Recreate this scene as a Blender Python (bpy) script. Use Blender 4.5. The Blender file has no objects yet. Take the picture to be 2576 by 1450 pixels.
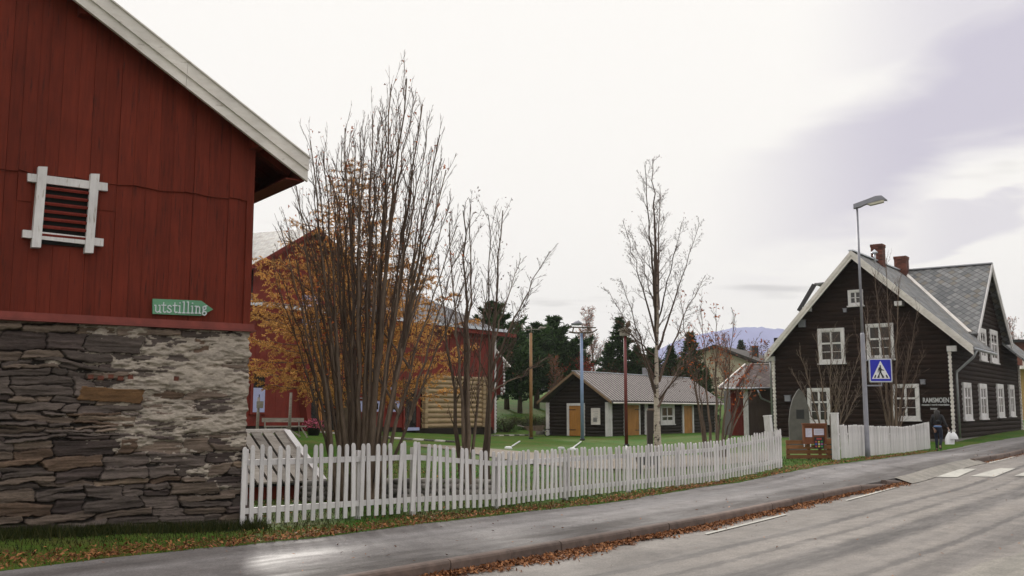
import bpy, math, random
import numpy as np
from mathutils import Vector, Matrix
rnd = random.Random(7); NR = np.random.default_rng(11)
SC = bpy.context.scene; COL = SC.collection
# ------------------------------------------------------------ camera
FOC = 2500.0; EYE = 1.6; PITCH = math.atan(310 / 2500.0)
cd = bpy.data.cameras.new('camera'); cam = bpy.data.objects.new('camera', cd); COL.objects.link(cam)
cd.sensor_width = 36; cd.lens = 36 * FOC / 2576; cd.clip_start = 0.1; cd.clip_end = 20000
cam.location = (0, 0, EYE); cam.rotation_euler = (math.pi / 2 + PITCH, 0, 0); SC.camera = cam
SC.view_settings.view_transform = 'Standard'; SC.view_settings.look = 'None'
SC.view_settings.exposure = 0.0; SC.view_settings.gamma = 1.0
SC.cycles.max_bounces = 6; SC.cycles.volume_bounces = 0
# ------------------------------------------------------------ world: bright broken overcast
SUN_AZ = math.radians(-17); SUN_EL = math.radians(24)      # azimuth from +Y towards +X
SUND = Vector((math.sin(SUN_AZ) * math.cos(SUN_EL), math.cos(SUN_AZ) * math.cos(SUN_EL), math.sin(SUN_EL)))
W = bpy.data.worlds.new('World'); SC.world = W; W.use_nodes = True
nt = W.node_tree; nt.nodes.clear(); N = nt.nodes.new; L = nt.links.new
wo = N('ShaderNodeOutputWorld'); bg = N('ShaderNodeBackground'); L(bg.outputs[0], wo.inputs[0]); bg.inputs[1].default_value = 0.1
sky = N('ShaderNodeTexSky'); sky.sky_type = 'NISHITA'; sky.sun_disc = False
sky.sun_elevation = SUN_EL; sky.sun_rotation = SUN_AZ
def m_(op, a, b=None, c=None, nt_=None):
    n = (nt_ or nt).nodes.new('ShaderNodeMath'); n.operation = op
    for i, v in enumerate((a, b, c)):
        if v is None: continue
        if isinstance(v, (int, float)): n.inputs[i].default_value = v
        else: (nt_ or nt).links.new(v, n.inputs[i])
    return n.outputs[0]
tc = N('ShaderNodeTexCoord'); sx = N('ShaderNodeSeparateXYZ'); L(tc.outputs['Generated'], sx.inputs[0])
vx, vy, vz = sx.outputs
# cloud sheet: directions projected on a high flat layer
zz = m_('MAXIMUM', vz, 0.02)
hx = m_('DIVIDE', vx, m_('ADD', zz, 0.12)); hy = m_('DIVIDE', vy, m_('ADD', zz, 0.12))
cb = N('ShaderNodeCombineXYZ'); L(hx, cb.inputs[0]); L(hy, cb.inputs[1]); L(vz, cb.inputs[2])
mp = N('ShaderNodeMapping'); L(cb.outputs[0], mp.inputs[0]); mp.inputs['Location'].default_value = (1.3, 0.4, 0); mp.inputs['Rotation'].default_value = (0, 0, math.radians(28)); mp.inputs['Scale'].default_value = (0.55, 1.0, 1.5)
nz = N('ShaderNodeTexNoise'); L(mp.outputs[0], nz.inputs['Vector']); nz.inputs['Scale'].default_value = 1.5; nz.inputs['Detail'].default_value = 5; nz.inputs['Roughness'].default_value = 0.48; nz.inputs['Distortion'].default_value = 0.5
az = m_('ARCTAN2', vx, vy)                                   # radians, + to the right
def sm(v, a, b):
    n = N('ShaderNodeMapRange'); n.interpolation_type = 'SMOOTHSTEP'; L(v, n.inputs[0]); n.inputs[1].default_value = a; n.inputs[2].default_value = b; return n.outputs[0]
side = sm(m_('SUBTRACT', az, m_('MULTIPLY', vz, 0.30)), 0.13, 0.40)                                    # heavier cloud to the right
def bank(az0, el0, slope, w, a0, a1, amt):                     # a long bank of darker cloud rising to the right
    d = m_('ABSOLUTE', m_('SUBTRACT', m_('SUBTRACT', vz, el0), m_('MULTIPLY', m_('SUBTRACT', az, az0), slope)))
    d = m_('ADD', d, m_('MULTIPLY', m_('SUBTRACT', nz.outputs['Fac'], .5), -.22))
    return m_('MULTIPLY', m_('SUBTRACT', 1., sm(d, w * .25, w)), m_('MULTIPLY', sm(az, a0, a1), amt))
grey = m_('MAXIMUM', bank(.26, .205, .40, .085, .17, .40, .85), bank(.34, .335, .25, .06, .27, .46, .55))
grey = m_('MAXIMUM', grey, bank(.36, .165, .30, .022, .33, .44, .5))
grey = m_('MAXIMUM', grey, m_('MULTIPLY', sm(nz.outputs['Fac'], .5, .75), m_('MULTIPLY', m_('MULTIPLY', side, .25), sm(vz, .16, .24))))
cw = N('ShaderNodeMix'); cw.data_type = 'RGBA'; L(grey, cw.inputs[0]); cw.inputs[6].default_value = (9.35, 9.1, 8.75, 1); cw.inputs[7].default_value = (5.0, 4.7, 5.9, 1)
# thicker, darker cloud away from the sun (behind the viewer)
dt = N('ShaderNodeVectorMath'); dt.operation = 'DOT_PRODUCT'; L(tc.outputs['Generated'], dt.inputs[0]); dt.inputs[1].default_value = SUND
dim = N('ShaderNodeMapRange'); L(dt.outputs['Value'], dim.inputs[0]); dim.inputs[1].default_value = -0.6; dim.inputs[2].default_value = 0.62; dim.inputs[3].default_value = 0.95; dim.inputs[4].default_value = 1.0
cm = N('ShaderNodeMix'); cm.data_type = 'RGBA'; cm.blend_type = 'MULTIPLY'; cm.inputs[0].default_value = 1; L(cw.outputs[2], cm.inputs[6]); L(dim.outputs[0], cm.inputs[7])
gap = N('ShaderNodeTexNoise'); L(mp.outputs[0], gap.inputs['Vector']); gap.inputs['Scale'].default_value = 2.3; gap.inputs['Detail'].default_value = 3
gf = m_('MULTIPLY', sm(gap.outputs['Fac'], 0.62, 0.8), 0.35)
fx = N('ShaderNodeMix'); fx.data_type = 'RGBA'; L(gf, fx.inputs[0])
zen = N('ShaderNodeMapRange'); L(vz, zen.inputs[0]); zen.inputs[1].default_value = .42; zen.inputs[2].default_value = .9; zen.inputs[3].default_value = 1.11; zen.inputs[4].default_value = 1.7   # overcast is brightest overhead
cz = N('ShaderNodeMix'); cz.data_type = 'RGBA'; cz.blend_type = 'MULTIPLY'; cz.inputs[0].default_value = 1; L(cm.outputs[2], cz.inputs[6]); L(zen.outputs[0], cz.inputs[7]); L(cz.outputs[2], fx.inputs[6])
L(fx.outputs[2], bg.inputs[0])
sl = bpy.data.lights.new('sun', 'SUN'); sl.energy = 2.6; sl.angle = math.radians(5); sl.color = (1, .95, .88)
so = bpy.data.objects.new('sun', sl); COL.objects.link(so); so.rotation_euler = (-SUND).to_track_quat('-Z', 'Y').to_euler()

# ------------------------------------------------------------ helpers
def ray(px, py):
    v = (725 - py) / FOC; c, s = math.cos(PITCH), math.sin(PITCH)
    return np.array([(px - 1288) / FOC, c - s * v, s + c * v])
def at(px, py, Y):
    r = ray(px, py); return np.array([0, 0, EYE]) + r * (Y / r[1])
def onp(px, py, o, d):
    r = ray(px, py); k, t = np.linalg.solve(np.array([[r[0], -d[0]], [r[1], -d[1]]]), np.array(o[:2])); return float(t), float(EYE + r[2] * k)
HD = np.array([.588, .809, 0]); UD = np.array([-.809, .588, 0]); UP = np.array([0, 0, 1.])
# terrain: thin plate spline through surveyed points
CP = [at(0, 1350, 11.8), at(605, 1330, 13.5), at(1041, 1294, 15.4), at(1245, 1280, 16.4), at(1585, 1239, 19.6), at(1804, 1214, 22.3), at(1966, 1180, 24.6),
      at(2105, 1157, 28), at(2340, 1129, 38.7), at(2403, 1112, 43), at(1955, 1100, 47.7), at(2565, 1082, 55.6),
      at(1336, 1105, 52), at(1465, 1108, 49.7), at(1576, 1122, 44.5), (0.6, 34, 0.03), (9, 38, .1), (1.6, 13.5, 0), (-1.6, 10.2, 0), (3.34, 16.3, .02), (6.1, 19.75, .06), (9.4, 23.8, .13), (14.9, 32, .2), (19.8, 38.5, .26),
      (5.5, 56, .2), (2, 58.5, .2), (13.8, 67.5, .2), (-12.3, 44.6, .7), (-5, 50, .5), (-1.1, 60, .26), (4, 66, .5), (0, 5, -.05), (0, 0, -.05), (9, 12, 0), (20, 26, .15), (14, 20, .08), (-6, 6, 0), (-3.4, 26, .1), (-9, 30, .5),
      (-15, 20, .4), (-20, 60, 1.2), (0, 90, 3.3), (2, 112, 4.4), (26, 104, 2.5), (18, 82, .8), (45, 110, 3), (34, 70, .6), (-40, 110, 5), (-60, 30, 1), (-40, -20, 0), (40, -20, 0), (60, 40, .5), (90, 110, 3), (0, -30, 0), (0, 150, 5.5), (60, 150, 4), (-60, 150, 6)]
CP = np.array([tuple(map(float, c)) for c in CP])
def _U(r2): return np.where(r2 > 1e-9, 0.5 * r2 * np.log(np.maximum(r2, 1e-9)), 0)
_n = len(CP); _K = _U(((CP[:, None, :2] - CP[None, :, :2]) ** 2).sum(-1)) + np.eye(_n) * 0.5
_A = np.zeros((_n + 3, _n + 3)); _A[:_n, :_n] = _K; _A[:_n, _n] = 1; _A[:_n, _n + 1:] = CP[:, :2]; _A[_n, :_n] = 1; _A[_n + 1:, :_n] = CP[:, :2].T
_w = np.linalg.solve(_A, np.concatenate([CP[:, 2], np.zeros(3)]))
def G(x, y):
    x = np.asarray(x, float); y = np.asarray(y, float)
    r = np.hypot(x, y - 60); s = np.minimum(1, 120 / np.maximum(r, 1e-6)); xx = x * s; yy = 60 + (y - 60) * s
    z = _w[_n] + _w[_n + 1] * xx + _w[_n + 2] * yy
    for i in range(_n): z = z + _w[i] * _U((xx - CP[i, 0]) ** 2 + (yy - CP[i, 1]) ** 2)
    f = np.clip((r - 120) / 500, 0, 1)
    return z * (1 - f) + 3.0 * f
def gz(x, y): return float(G(x, y))
def ga(px, py, dz=0.0):                                      # point of the ground seen in a direction
    r = ray(px, py); k = 5.0
    for _ in range(4000):
        p = np.array([0, 0, EYE]) + r * k
        if p[2] <= gz(p[0], p[1]) + dz: break
        k += 0.1 if k < 60 else .5
    lo, hi = k - .6, k
    for _ in range(14):
        mid = (lo + hi) / 2; p = np.array([0, 0, EYE]) + r * mid
        if p[2] <= gz(p[0], p[1]) + dz: hi = mid
        else: lo = mid
    return np.array([0, 0, EYE]) + r * hi
class Fr:
    def __init__(s, o, ex, n=None):
        s.o = np.array(o, float); s.ex = np.array(ex, float); s.ex /= np.linalg.norm(s.ex)
        s.n = np.cross(s.ex, UP) if n is None else np.array(n, float); s.n /= np.linalg.norm(s.n)
    def p(s, a, b, c=0.): return s.o + s.ex * a + UP * b + s.n * c
    def px(s, px, py, c=0.):
        o = s.o + s.n * c; t, z = onp(px, py, o, s.ex); return t, z - s.o[2]
class MB:
    def __init__(s): s.v = []; s.f = []; s.t = []; s.uv = []; s.k = 0; s.has = False; s.sm = []
    def add(s, vs, fs, tint=.5, uv=None, smooth=False):
        b = s.k; s.v.append(np.asarray(vs, float).reshape(-1, 3)); s.k += len(s.v[-1])
        for i, f in enumerate(fs):
            s.f.append([b + j for j in f]); s.t.append(tint if np.isscalar(tint) else tint[i]); s.sm.append(smooth)
            s.uv.extend([(uv[j] if uv is not None else (0, 0)) for j in f])
        if uv is not None: s.has = True
    def quads(s, q, tint):
        q = np.asarray(q, float); n, m = q.shape[:2]; b = s.k; s.v.append(q.reshape(-1, 3)); s.k += n * m
        s.f.extend((np.arange(n * m).reshape(n, m) + b).tolist()); s.t.extend(np.broadcast_to(tint, (n,)).tolist()); s.sm.extend([False] * n)
        s.uv.extend([(0, 0)] * (n * m))
    def box(s, F, a0, a1, b0, b1, c0, c1, tint=.5):
        vs = [F.p(a, b, c) for a in (a0, a1) for b in (b0, b1) for c in (c0, c1)]
        s.add(vs, [(0, 1, 3, 2), (4, 6, 7, 5), (0, 4, 5, 1), (2, 3, 7, 6), (0, 2, 6, 4), (1, 5, 7, 3)], tint)
    def prism(s, F, pts, c0, c1, tint=.5):                    # polygon in the frame's plane
        n = len(pts); vs = [F.p(a, b, c0) for a, b in pts] + [F.p(a, b, c1) for a, b in pts]
        s.add(vs, [tuple(range(n))[::-1], tuple(range(n, 2 * n))] + [(i, (i + 1) % n, n + (i + 1) % n, n + i) for i in range(n)], tint)
    def beam(s, p, q, w, h, tint=.5, up=UP):
        p = np.array(p, float); q = np.array(q, float); d = q - p; d /= np.linalg.norm(d)
        a = np.cross(d, up); a /= max(np.linalg.norm(a), 1e-9); b = np.cross(a, d)
        vs = [e + a * i * w / 2 + b * j * h / 2 for e in (p, q) for i, j in ((-1, -1), (1, -1), (1, 1), (-1, 1))]
        s.add(vs, [(0, 3, 2, 1), (4, 5, 6, 7)] + [(i, (i + 1) % 4, 4 + (i + 1) % 4, 4 + i) for i in range(4)], tint)
    def tube(s, pts, rad, n=6, tint=.5, cap=True):
        pts = np.asarray(pts, float); m = len(pts); d = np.gradient(pts, axis=0); d /= np.maximum(np.linalg.norm(d, axis=1), 1e-9)[:, None]
        ref = np.array([1., 0, 0]) if abs(d[0][0]) < .8 else np.array([0, 1., 0])
        a = np.cross(d, ref); a /= np.maximum(np.linalg.norm(a, axis=1), 1e-9)[:, None]; b = np.cross(d, a)
        th = np.arange(n) * 2 * math.pi / n; rad = np.broadcast_to(rad, (m,))
        vs = pts[:, None] + rad[:, None, None] * (a[:, None] * np.cos(th)[None, :, None] + b[:, None] * np.sin(th)[None, :, None])
        fs = [(i * n + j, i * n + (j + 1) % n, (i + 1) * n + (j + 1) % n, (i + 1) * n + j) for i in range(m - 1) for j in range(n)]
        if cap and n > 3: fs += [tuple(range(n))[::-1], tuple((m - 1) * n + j for j in range(n))]
        s.add(vs.reshape(-1, 3), fs, tint, smooth=n > 4)
    def grid(s, V, tint=.5, uv=None, smooth=True):            # V: (r,c,3)
        r, c = V.shape[:2]; idx = np.arange(r * c).reshape(r, c)
        q = np.stack([idx[:-1, :-1], idx[:-1, 1:], idx[1:, 1:], idx[1:, :-1]], -1).reshape(-1, 4)
        b = s.k; s.v.append(V.reshape(-1, 3)); s.k += r * c; s.f.extend((q + b).tolist())
        s.t.extend(np.broadcast_to(tint, (len(q),)).tolist()); s.sm.extend([smooth] * len(q))
        if uv is not None: s.has = True; s.uv.extend(uv.reshape(-1, 2)[q.reshape(-1)].tolist())
        else: s.uv.extend([(0, 0)] * (len(q) * 4))
    def build(s, name, mat, parent=None, col=None, off=None):
        V = np.concatenate(s.v); o0 = np.zeros(3)
        if off is not None: o0 = np.array(off, float)
        elif parent is not None:
            q = parent
            while q is not None: o0 = o0 + np.array(q.location); q = q.parent
        else: o0 = np.array([V[:, 0].mean(), V[:, 1].mean(), V[:, 2].min()])
        me = bpy.data.meshes.new(name); me.from_pydata((V - o0).tolist(), [], s.f)
        a = me.attributes.new('tint', 'FLOAT', 'FACE'); a.data.foreach_set('value', np.array(s.t, 'f'))
        if s.has: u = me.uv_layers.new(name='UVMap'); u.data.foreach_set('uv', np.array(s.uv, 'f').ravel())
        if any(s.sm): me.polygons.foreach_set('use_smooth', np.array(s.sm, bool))
        if col is not None:
            c = me.color_attributes.new('Col', 'FLOAT_COLOR', 'POINT'); c.data.foreach_set('color', np.asarray(col, 'f').ravel())
        for mm in (mat if isinstance(mat, (list, tuple)) else [mat]): me.materials.append(mm)
        o = bpy.data.objects.new(name, me); COL.objects.link(o)
        if parent is not None: o.parent = parent
        else: o.location = o0
        return o
def tag(o, label=None, cat=None, group=None, kind=None):
    for k, v in (('label', label), ('category', cat), ('group', group), ('kind', kind)):
        if v: o[k] = v
    return o
def thing(name, loc, label, cat, group=None):
    o = bpy.data.objects.new(name, None); COL.objects.link(o); o.location = [float(c) for c in loc]; o.empty_display_size = .2
    return tag(o, label, cat, group)
def copy_tree(o, parent=None, loc=None):
    c = o.copy(); COL.objects.link(c); c.parent = parent
    if loc is not None: c.location = loc
    for ch in [k for k in bpy.data.objects if k.parent == o and k != c]: copy_tree(ch, c)
    return c
# ------------------------------------------------------------ materials
def newmat(name):
    m = bpy.data.materials.new(name); m.use_nodes = True; t = m.node_tree; return m, t, t.nodes['Principled BSDF']
def nd(t, k, **kw):
    n = t.nodes.new(k)
    for a, b in kw.items():
        if a.startswith('i_'): n.inputs[a[2:].replace('_', ' ')].default_value = b
        else: setattr(n, a, b)
    return n
def mixc(t, f, a, b, mode='MIX'):
    n = nd(t, 'ShaderNodeMix', data_type='RGBA', blend_type=mode)
    for i, v in ((0, f), (6, a), (7, b)):
        if isinstance(v, (int, float)): n.inputs[i].default_value = v if i == 0 else (v, v, v, 1)
        elif isinstance(v, tuple): n.inputs[i].default_value = v + (1,) if len(v) == 3 else v
        else: t.links.new(v, n.inputs[i])
    return n.outputs[2]
def rng(t, v, a, b, c, d, smooth=False):
    n = nd(t, 'ShaderNodeMapRange'); t.links.new(v, n.inputs[0])
    if smooth: n.interpolation_type = 'SMOOTHSTEP'
    for i, k in enumerate((a, b, c, d)): n.inputs[i + 1].default_value = k
    return n.outputs[0]
def noise(t, vec, scale, detail=4, rough=.55, dist=0.):
    n = nd(t, 'ShaderNodeTexNoise'); t.links.new(vec, n.inputs['Vector']); n.inputs['Scale'].default_value = scale; n.inputs['Detail'].default_value = detail; n.inputs['Roughness'].default_value = rough; n.inputs['Distortion'].default_value = dist
    return n.outputs['Fac']
def mapping(t, vec, scale=(1, 1, 1), rot=(0, 0, 0), loc=(0, 0, 0)):
    n = nd(t, 'ShaderNodeMapping'); t.links.new(vec, n.inputs[0]); n.inputs['Scale'].default_value = scale; n.inputs['Rotation'].default_value = rot; n.inputs['Location'].default_value = loc; return n.outputs[0]
def attr(t, name): n = nd(t, 'ShaderNodeAttribute'); n.attribute_name = name; return n
def bump(t, bs, h, strength=.3, dist=.01):
    n = nd(t, 'ShaderNodeBump'); n.inputs['Strength'].default_value = strength; n.inputs['Distance'].default_value = dist; t.links.new(h, n.inputs['Height']); t.links.new(n.outputs[0], bs.inputs['Normal'])
def wood(name, c1, c2, rough=.7, grain=(9, 9, .7), tintamp=.5, c3=None, wear=.0, bstr=.35, spec=.3, geo=False):
    m, t, b = newmat(name); tcn = nd(t, 'ShaderNodeTexCoord'); v = tcn.outputs['Object']
    g = mapping(t, v, grain); n1 = noise(t, g, 3, 6, .65); n2 = noise(t, v, 1.7, 4)
    col = mixc(t, rng(t, n1, .3, .7, 0, 1), c1, c2)
    if c3 is not None: col = mixc(t, rng(t, noise(t, mapping(t, v, tuple(k * .6 for k in grain)), 4, 5, .7), .58 - wear, .70 - wear, 0, 1), col, c3)
    sc = rng(t, n2, .3, .7, .85, 1.15); col = mixc(t, 1., col, sc, 'MULTIPLY')
    ta = attr(t, 'tint').outputs['Fac']; col = mixc(t, 1., col, rng(t, ta, 0, 1, 1 - tintamp, 1 + tintamp), 'MULTIPLY')
    t.links.new(col, b.inputs['Base Color']); b.inputs['Roughness'].default_value = rough; b.inputs['Specular IOR Level'].default_value = spec
    bump(t, b, n1, bstr, .006); return m
def plain(name, c, rough=.6, metal=0., spec=.5, var=.12, sc=6, tintamp=.3):
    m, t, b = newmat(name); tcn = nd(t, 'ShaderNodeTexCoord'); n = noise(t, tcn.outputs['Object'], sc, 5, .6)
    col = mixc(t, 1., tuple(c), rng(t, n, .3, .7, 1 - var, 1 + var), 'MULTIPLY')
    col = mixc(t, 1., col, rng(t, attr(t, 'tint').outputs['Fac'], 0, 1, 1 - tintamp, 1 + tintamp), 'MULTIPLY')
    t.links.new(col, b.inputs['Base Color']); b.inputs['Roughness'].default_value = rough; b.inputs['Metallic'].default_value = metal; b.inputs['Specular IOR Level'].default_value = spec
    return m
def leafm(name, c, tintamp=.6, trans=.35, rough=.7, c2=None):
    m, t, b = newmat(name); ta = attr(t, 'tint').outputs['Fac']
    col = mixc(t, ta, tuple(c), tuple(c2 or c)); col = mixc(t, 1., col, rng(t, ta, 0, 1, 1 - tintamp, 1 + tintamp), 'MULTIPLY')
    t.links.new(col, b.inputs['Base Color']); b.inputs['Roughness'].default_value = rough; b.inputs['Specular IOR Level'].default_value = .2
    if trans:
        tr = nd(t, 'ShaderNodeBsdfTranslucent'); t.links.new(col, tr.inputs[0]); mx = nd(t, 'ShaderNodeMixShader'); mx.inputs[0].default_value = trans
        t.links.new(b.outputs[0], mx.inputs[1]); t.links.new(tr.outputs[0], mx.inputs[2]); t.links.new(mx.outputs[0], t.nodes['Material Output'].inputs[0])
    return m
def slate(name, c1, c2, w=.42, h=.42, rough=.45, diamond=True, lw=.06, c3=(.20, .17, .13)):
    m, t, b = newmat(name); uv = nd(t, 'ShaderNodeTexCoord').outputs['UV']; s = nd(t, 'ShaderNodeSeparateXYZ'); t.links.new(uv, s.inputs[0])
    U = m_('DIVIDE', s.outputs[0], w, nt_=t); V = m_('DIVIDE', s.outputs[1], h, nt_=t)
    if diamond: A = m_('ADD', U, V, nt_=t); B = m_('SUBTRACT', V, U, nt_=t)
    else:
        B = V; A = m_('ADD', U, m_('MULTIPLY', m_('FLOOR', V, nt_=t), .37, nt_=t), nt_=t)
    fa = m_('FRACT', A, nt_=t); fb = m_('FRACT', B, nt_=t); ia = m_('FLOOR', A, nt_=t); ib = m_('FLOOR', B, nt_=t)
    cb_ = nd(t, 'ShaderNodeCombineXYZ'); t.links.new(ia, cb_.inputs[0]); t.links.new(ib, cb_.inputs[1])
    wn = nd(t, 'ShaderNodeTexWhiteNoise'); wn.noise_dimensions = '2D'; t.links.new(cb_.outputs[0], wn.inputs['Vector'])
    col = mixc(t, wn.outputs['Value'], tuple(c1), tuple(c2))
    sc_ = nd(t, 'ShaderNodeSeparateColor'); t.links.new(wn.outputs['Color'], sc_.inputs[0])
    col = mixc(t, rng(t, sc_.outputs[1], .8, .84, 0, .6), col, tuple(c3))
    ob = nd(t, 'ShaderNodeTexCoord').outputs['Object']; n1 = noise(t, ob, 9, 6, .7); col = mixc(t, 1., col, rng(t, n1, .3, .7, .75, 1.2), 'MULTIPLY')
    # dark gaps along the overlapping lower edges
    ea = m_('LESS_THAN', fa, lw if diamond else lw * .5, nt_=t); eb = m_('LESS_THAN', fb, lw, nt_=t); e = m_('MAXIMUM', ea, eb, nt_=t)
    col = mixc(t, m_('MULTIPLY', e, .88, nt_=t), col, (.018, .016, .018)); t.links.new(col, b.inputs['Base Color'])
    t.links.new(rng(t, n1, .3, .7, rough - .12, rough + .2), b.inputs['Roughness'])
    hgt = m_('SUBTRACT', m_('MULTIPLY', m_('SUBTRACT', 1., m_('MULTIPLY', fb, .6, nt_=t), nt_=t), 1., nt_=t), m_('MULTIPLY', e, 1., nt_=t), nt_=t)
    hgt = m_('ADD', hgt, m_('MULTIPLY', wn.outputs['Value'], .5, nt_=t), nt_=t); bump(t, b, hgt, .7, .02); return m
M = {}
M['barn'] = wood('barn_red', (.100, .0165, .009), (.165, .026, .0135), tintamp=.2, c3=(.055, .013, .009), wear=.01, spec=.15)
M['red'] = wood('museum_red', (.15, .022, .016), (.21, .034, .024), tintamp=.12, spec=.2)
M['white'] = wood('white_paint', (.58, .555, .56), (.67, .65, .65), .55, (12, 12, 1.5), .12, (.36, .32, .28), wear=.0, bstr=.2)
M['rake'] = wood('worn_white_board', (.62, .57, .53), (.73, .69, .66), .6, (1.5, 1.5, 6), .08, (.33, .28, .23), wear=-.035, bstr=.4)
M['log'] = wood('tarred_log', (.011, .0060, .0045), (.030, .0175, .0125), .8, (.8, .8, 14), .3, c3=(.05, .032, .022), wear=-.05, spec=.12, bstr=.6)
M['shedlog'] = wood('shed_log', (.010, .007, .005), (.026, .018, .012), .7, (.8, .8, 14), .35, c3=(.07, .04, .02), wear=-.06, spec=.2)
M['yellog'] = wood('fresh_log', (.29, .20, .11), (.43, .32, .195), .65, (.8, .8, 9), .22, c3=(.25, .11, .04), wear=.0, bstr=.5)
M['door'] = wood('ochre_door', (.36, .16, .035), (.45, .21, .05), .6, (9, 9, .7), .15)
M['pine'] = wood('oiled_pine', (.42, .17, .04), (.55, .25, .07), .45, (9, 9, .7), .15)
M['greywood'] = wood('grey_wood', (.20, .175, .15), (.33, .30, .265), .8, (1.5, 1.5, 9), .25, c3=(.12, .10, .08))
M['brown'] = wood('brown_plank', (.15, .062, .022), (.24, .105, .04), .65, (1.2, 1.2, 9), .25)
M['board'] = wood('stained_board', (.17, .055, .022), (.22, .08, .035), .6, (9, 9, 1), .15)
M['shake'] = slate('barn_shingle', (.30, .28, .27), (.42, .40, .37), .22, .2, .5, False, .12)
M['slate'] = slate('house_slate', (.125, .13, .138), (.25, .25, .25), .40, .40, .68, lw=.085)
M['slateside'] = slate('red_house_slate', (.12, .115, .125), (.20, .195, .21), .5, .5, .62, lw=.06)
M['slatesm'] = slate('annex_slate', (.11, .08, .075), (.18, .145, .14), .42, .42, .8)
M['metal'] = plain('galvanised', (.36, .37, .40), .38, .7, var=.1)
M['lampgrey'] = plain('lamp_grey', (.26, .26, .30), .45, .2)
M['zinc'] = plain('zinc_trim', (.58, .61, .67), .35, .4)
M['glass'] = plain('window_glass', (.028, .024, .022), .06, 0, .7, var=.3, sc=2)
M['cglass'] = plain('curtained_glass', (.12, .10, .09), .15, 0, .6, var=.35, sc=3)
M['black'] = plain('black_iron', (.012, .012, .013), .5)
M['concrete'] = plain('concrete', (.16, .145, .13), .9, sc=9, var=.25)
M['stone'] = plain('field_stone', (.17, .155, .14), .85, sc=7, var=.4, tintamp=.6)
M['slab'] = plain('memorial_slate', (.10, .095, .085), .75, sc=3, var=.3)
M['brick'] = plain('brick_red', (.125, .042, .028), .85, sc=30, var=.35, tintamp=.5)
M['bark'] = wood('grey_bark', (.080, .057, .042), (.175, .13, .098), .85, (6, 6, 1.2), .3, bstr=.8, spec=.15)
M['twig'] = plain('twig', (.085, .052, .037), .8, var=.2, tintamp=.4)
M['bare'] = plain('pale_twig', (.16, .12, .09), .8, var=.2, tintamp=.4)
M['white2'] = plain('white_plain', (.72, .72, .74), .5, var=.06)
M['bluewhite'] = plain('blue_white', (.40, .42, .66), .5, var=.06)
M['paper'] = plain('paper', (.66, .62, .76), .6, var=.03)
M['skin'] = plain('skin', (.45, .27, .2), .5)
M['bag'] = plain('plastic_bag', (.75, .76, .78), .35, var=.08)
M['cloth'] = plain('dark_cloth', (.012, .012, .016), .8, sc=20)
M['jeans'] = plain('dark_jeans', (.014, .02, .045), .85, sc=20)
M['shirt'] = plain('blue_shirt', (.18, .32, .62), .8)
M['hair'] = plain('dark_hair', (.012, .007, .006), .5)
M['golden'] = leafm('larch_needles', (.38, .175, .05), .35, .4, c2=(.68, .38, .12))
M['pineneedle'] = leafm('pine_needles', (.022, .052, .016), .6, .15, c2=(.065, .115, .034))
M['rust'] = leafm('rusty_leaves', (.22, .05, .015), .5, .3, c2=(.34, .10, .03))
M['bronze'] = leafm('bronze_scrub', (.035, .018, .014), .5, .2, c2=(.11, .05, .025))
M['redbush'] = leafm('red_scrub', (.20, .028, .018), .5, .3, c2=(.28, .055, .03))
M['bush'] = leafm('bush_leaves', (.03, .04, .015), .6, .2, c2=(.08, .09, .03))
M['pink'] = leafm('pink_petals', (.42, .05, .12), .5, .3, c2=(.6, .16, .25))
M['fallen'] = leafm('fallen_leaves', (.12, .04, .016), .5, .1, .6, c2=(.30, .135, .055))
M['blade'] = leafm('grass_blade', (.038, .060, .013), .45, .25, c2=(.19, .125, .04))
def birchmat():
    m, t, b = newmat('birch_bark'); v = nd(t, 'ShaderNodeTexCoord').outputs['Object']
    n1 = noise(t, mapping(t, v, (3, 3, 5)), 1.5, 5, .65, .6); n2 = noise(t, mapping(t, v, (3, 3, 30)), 2, 4)
    col = mixc(t, rng(t, n2, .35, .7, 0, 1), (.52, .45, .38), (.33, .27, .22))
    s = nd(t, 'ShaderNodeSeparateXYZ'); t.links.new(v, s.inputs[0])
    up = rng(t, s.outputs[2], 2.5, 5.5, 0, 1)                 # young reddish bark higher up the stem
    col = mixc(t, up, col, (.10, .05, .035))
    col = mixc(t, rng(t, n1, .545, .585, 0, 1), col, (.03, .022, .018)); t.links.new(col, b.inputs['Base Color']); b.inputs['Roughness'].default_value = .7
    bump(t, b, n1, .5, .01); return m
M['birch'] = birchmat()
def groundmat():
    m, t, b = newmat('grass_ground'); v = nd(t, 'ShaderNodeTexCoord').outputs['Object']
    big = noise(t, v, .22, 5, .6, .8); mid = noise(t, v, 1.6, 6, .65); fin = noise(t, mapping(t, v, (1, 1, 1)), 14, 4, .7)
    col = mixc(t, rng(t, big, .42, .6, 0, 1), (.045, .122, .010), (.085, .125, .020))
    col = mixc(t, rng(t, mid, .52, .7, 0, .75), col, (.13, .105, .035))
    col = mixc(t, 1., col, rng(t, fin, .25, .75, .55, 1.35), 'MULTIPLY')
    s = nd(t, 'ShaderNodeSeparateXYZ'); t.links.new(v, s.inputs[0])
    far = rng(t, m_('ADD', m_('POWER', s.outputs[0], 2., nt_=t), m_('POWER', s.outputs[1], 2., nt_=t), nt_=t), 130 ** 2, 200 ** 2, 0, 1)
    col = mixc(t, far, col, (.045, .04, .022))
    t.links.new(col, b.inputs['Base Color']); b.inputs['Roughness'].default_value = .9; b.inputs['Specular IOR Level'].default_value = .12; bump(t, b, fin, .8, .04); return m
M['ground'] = groundmat()
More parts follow.
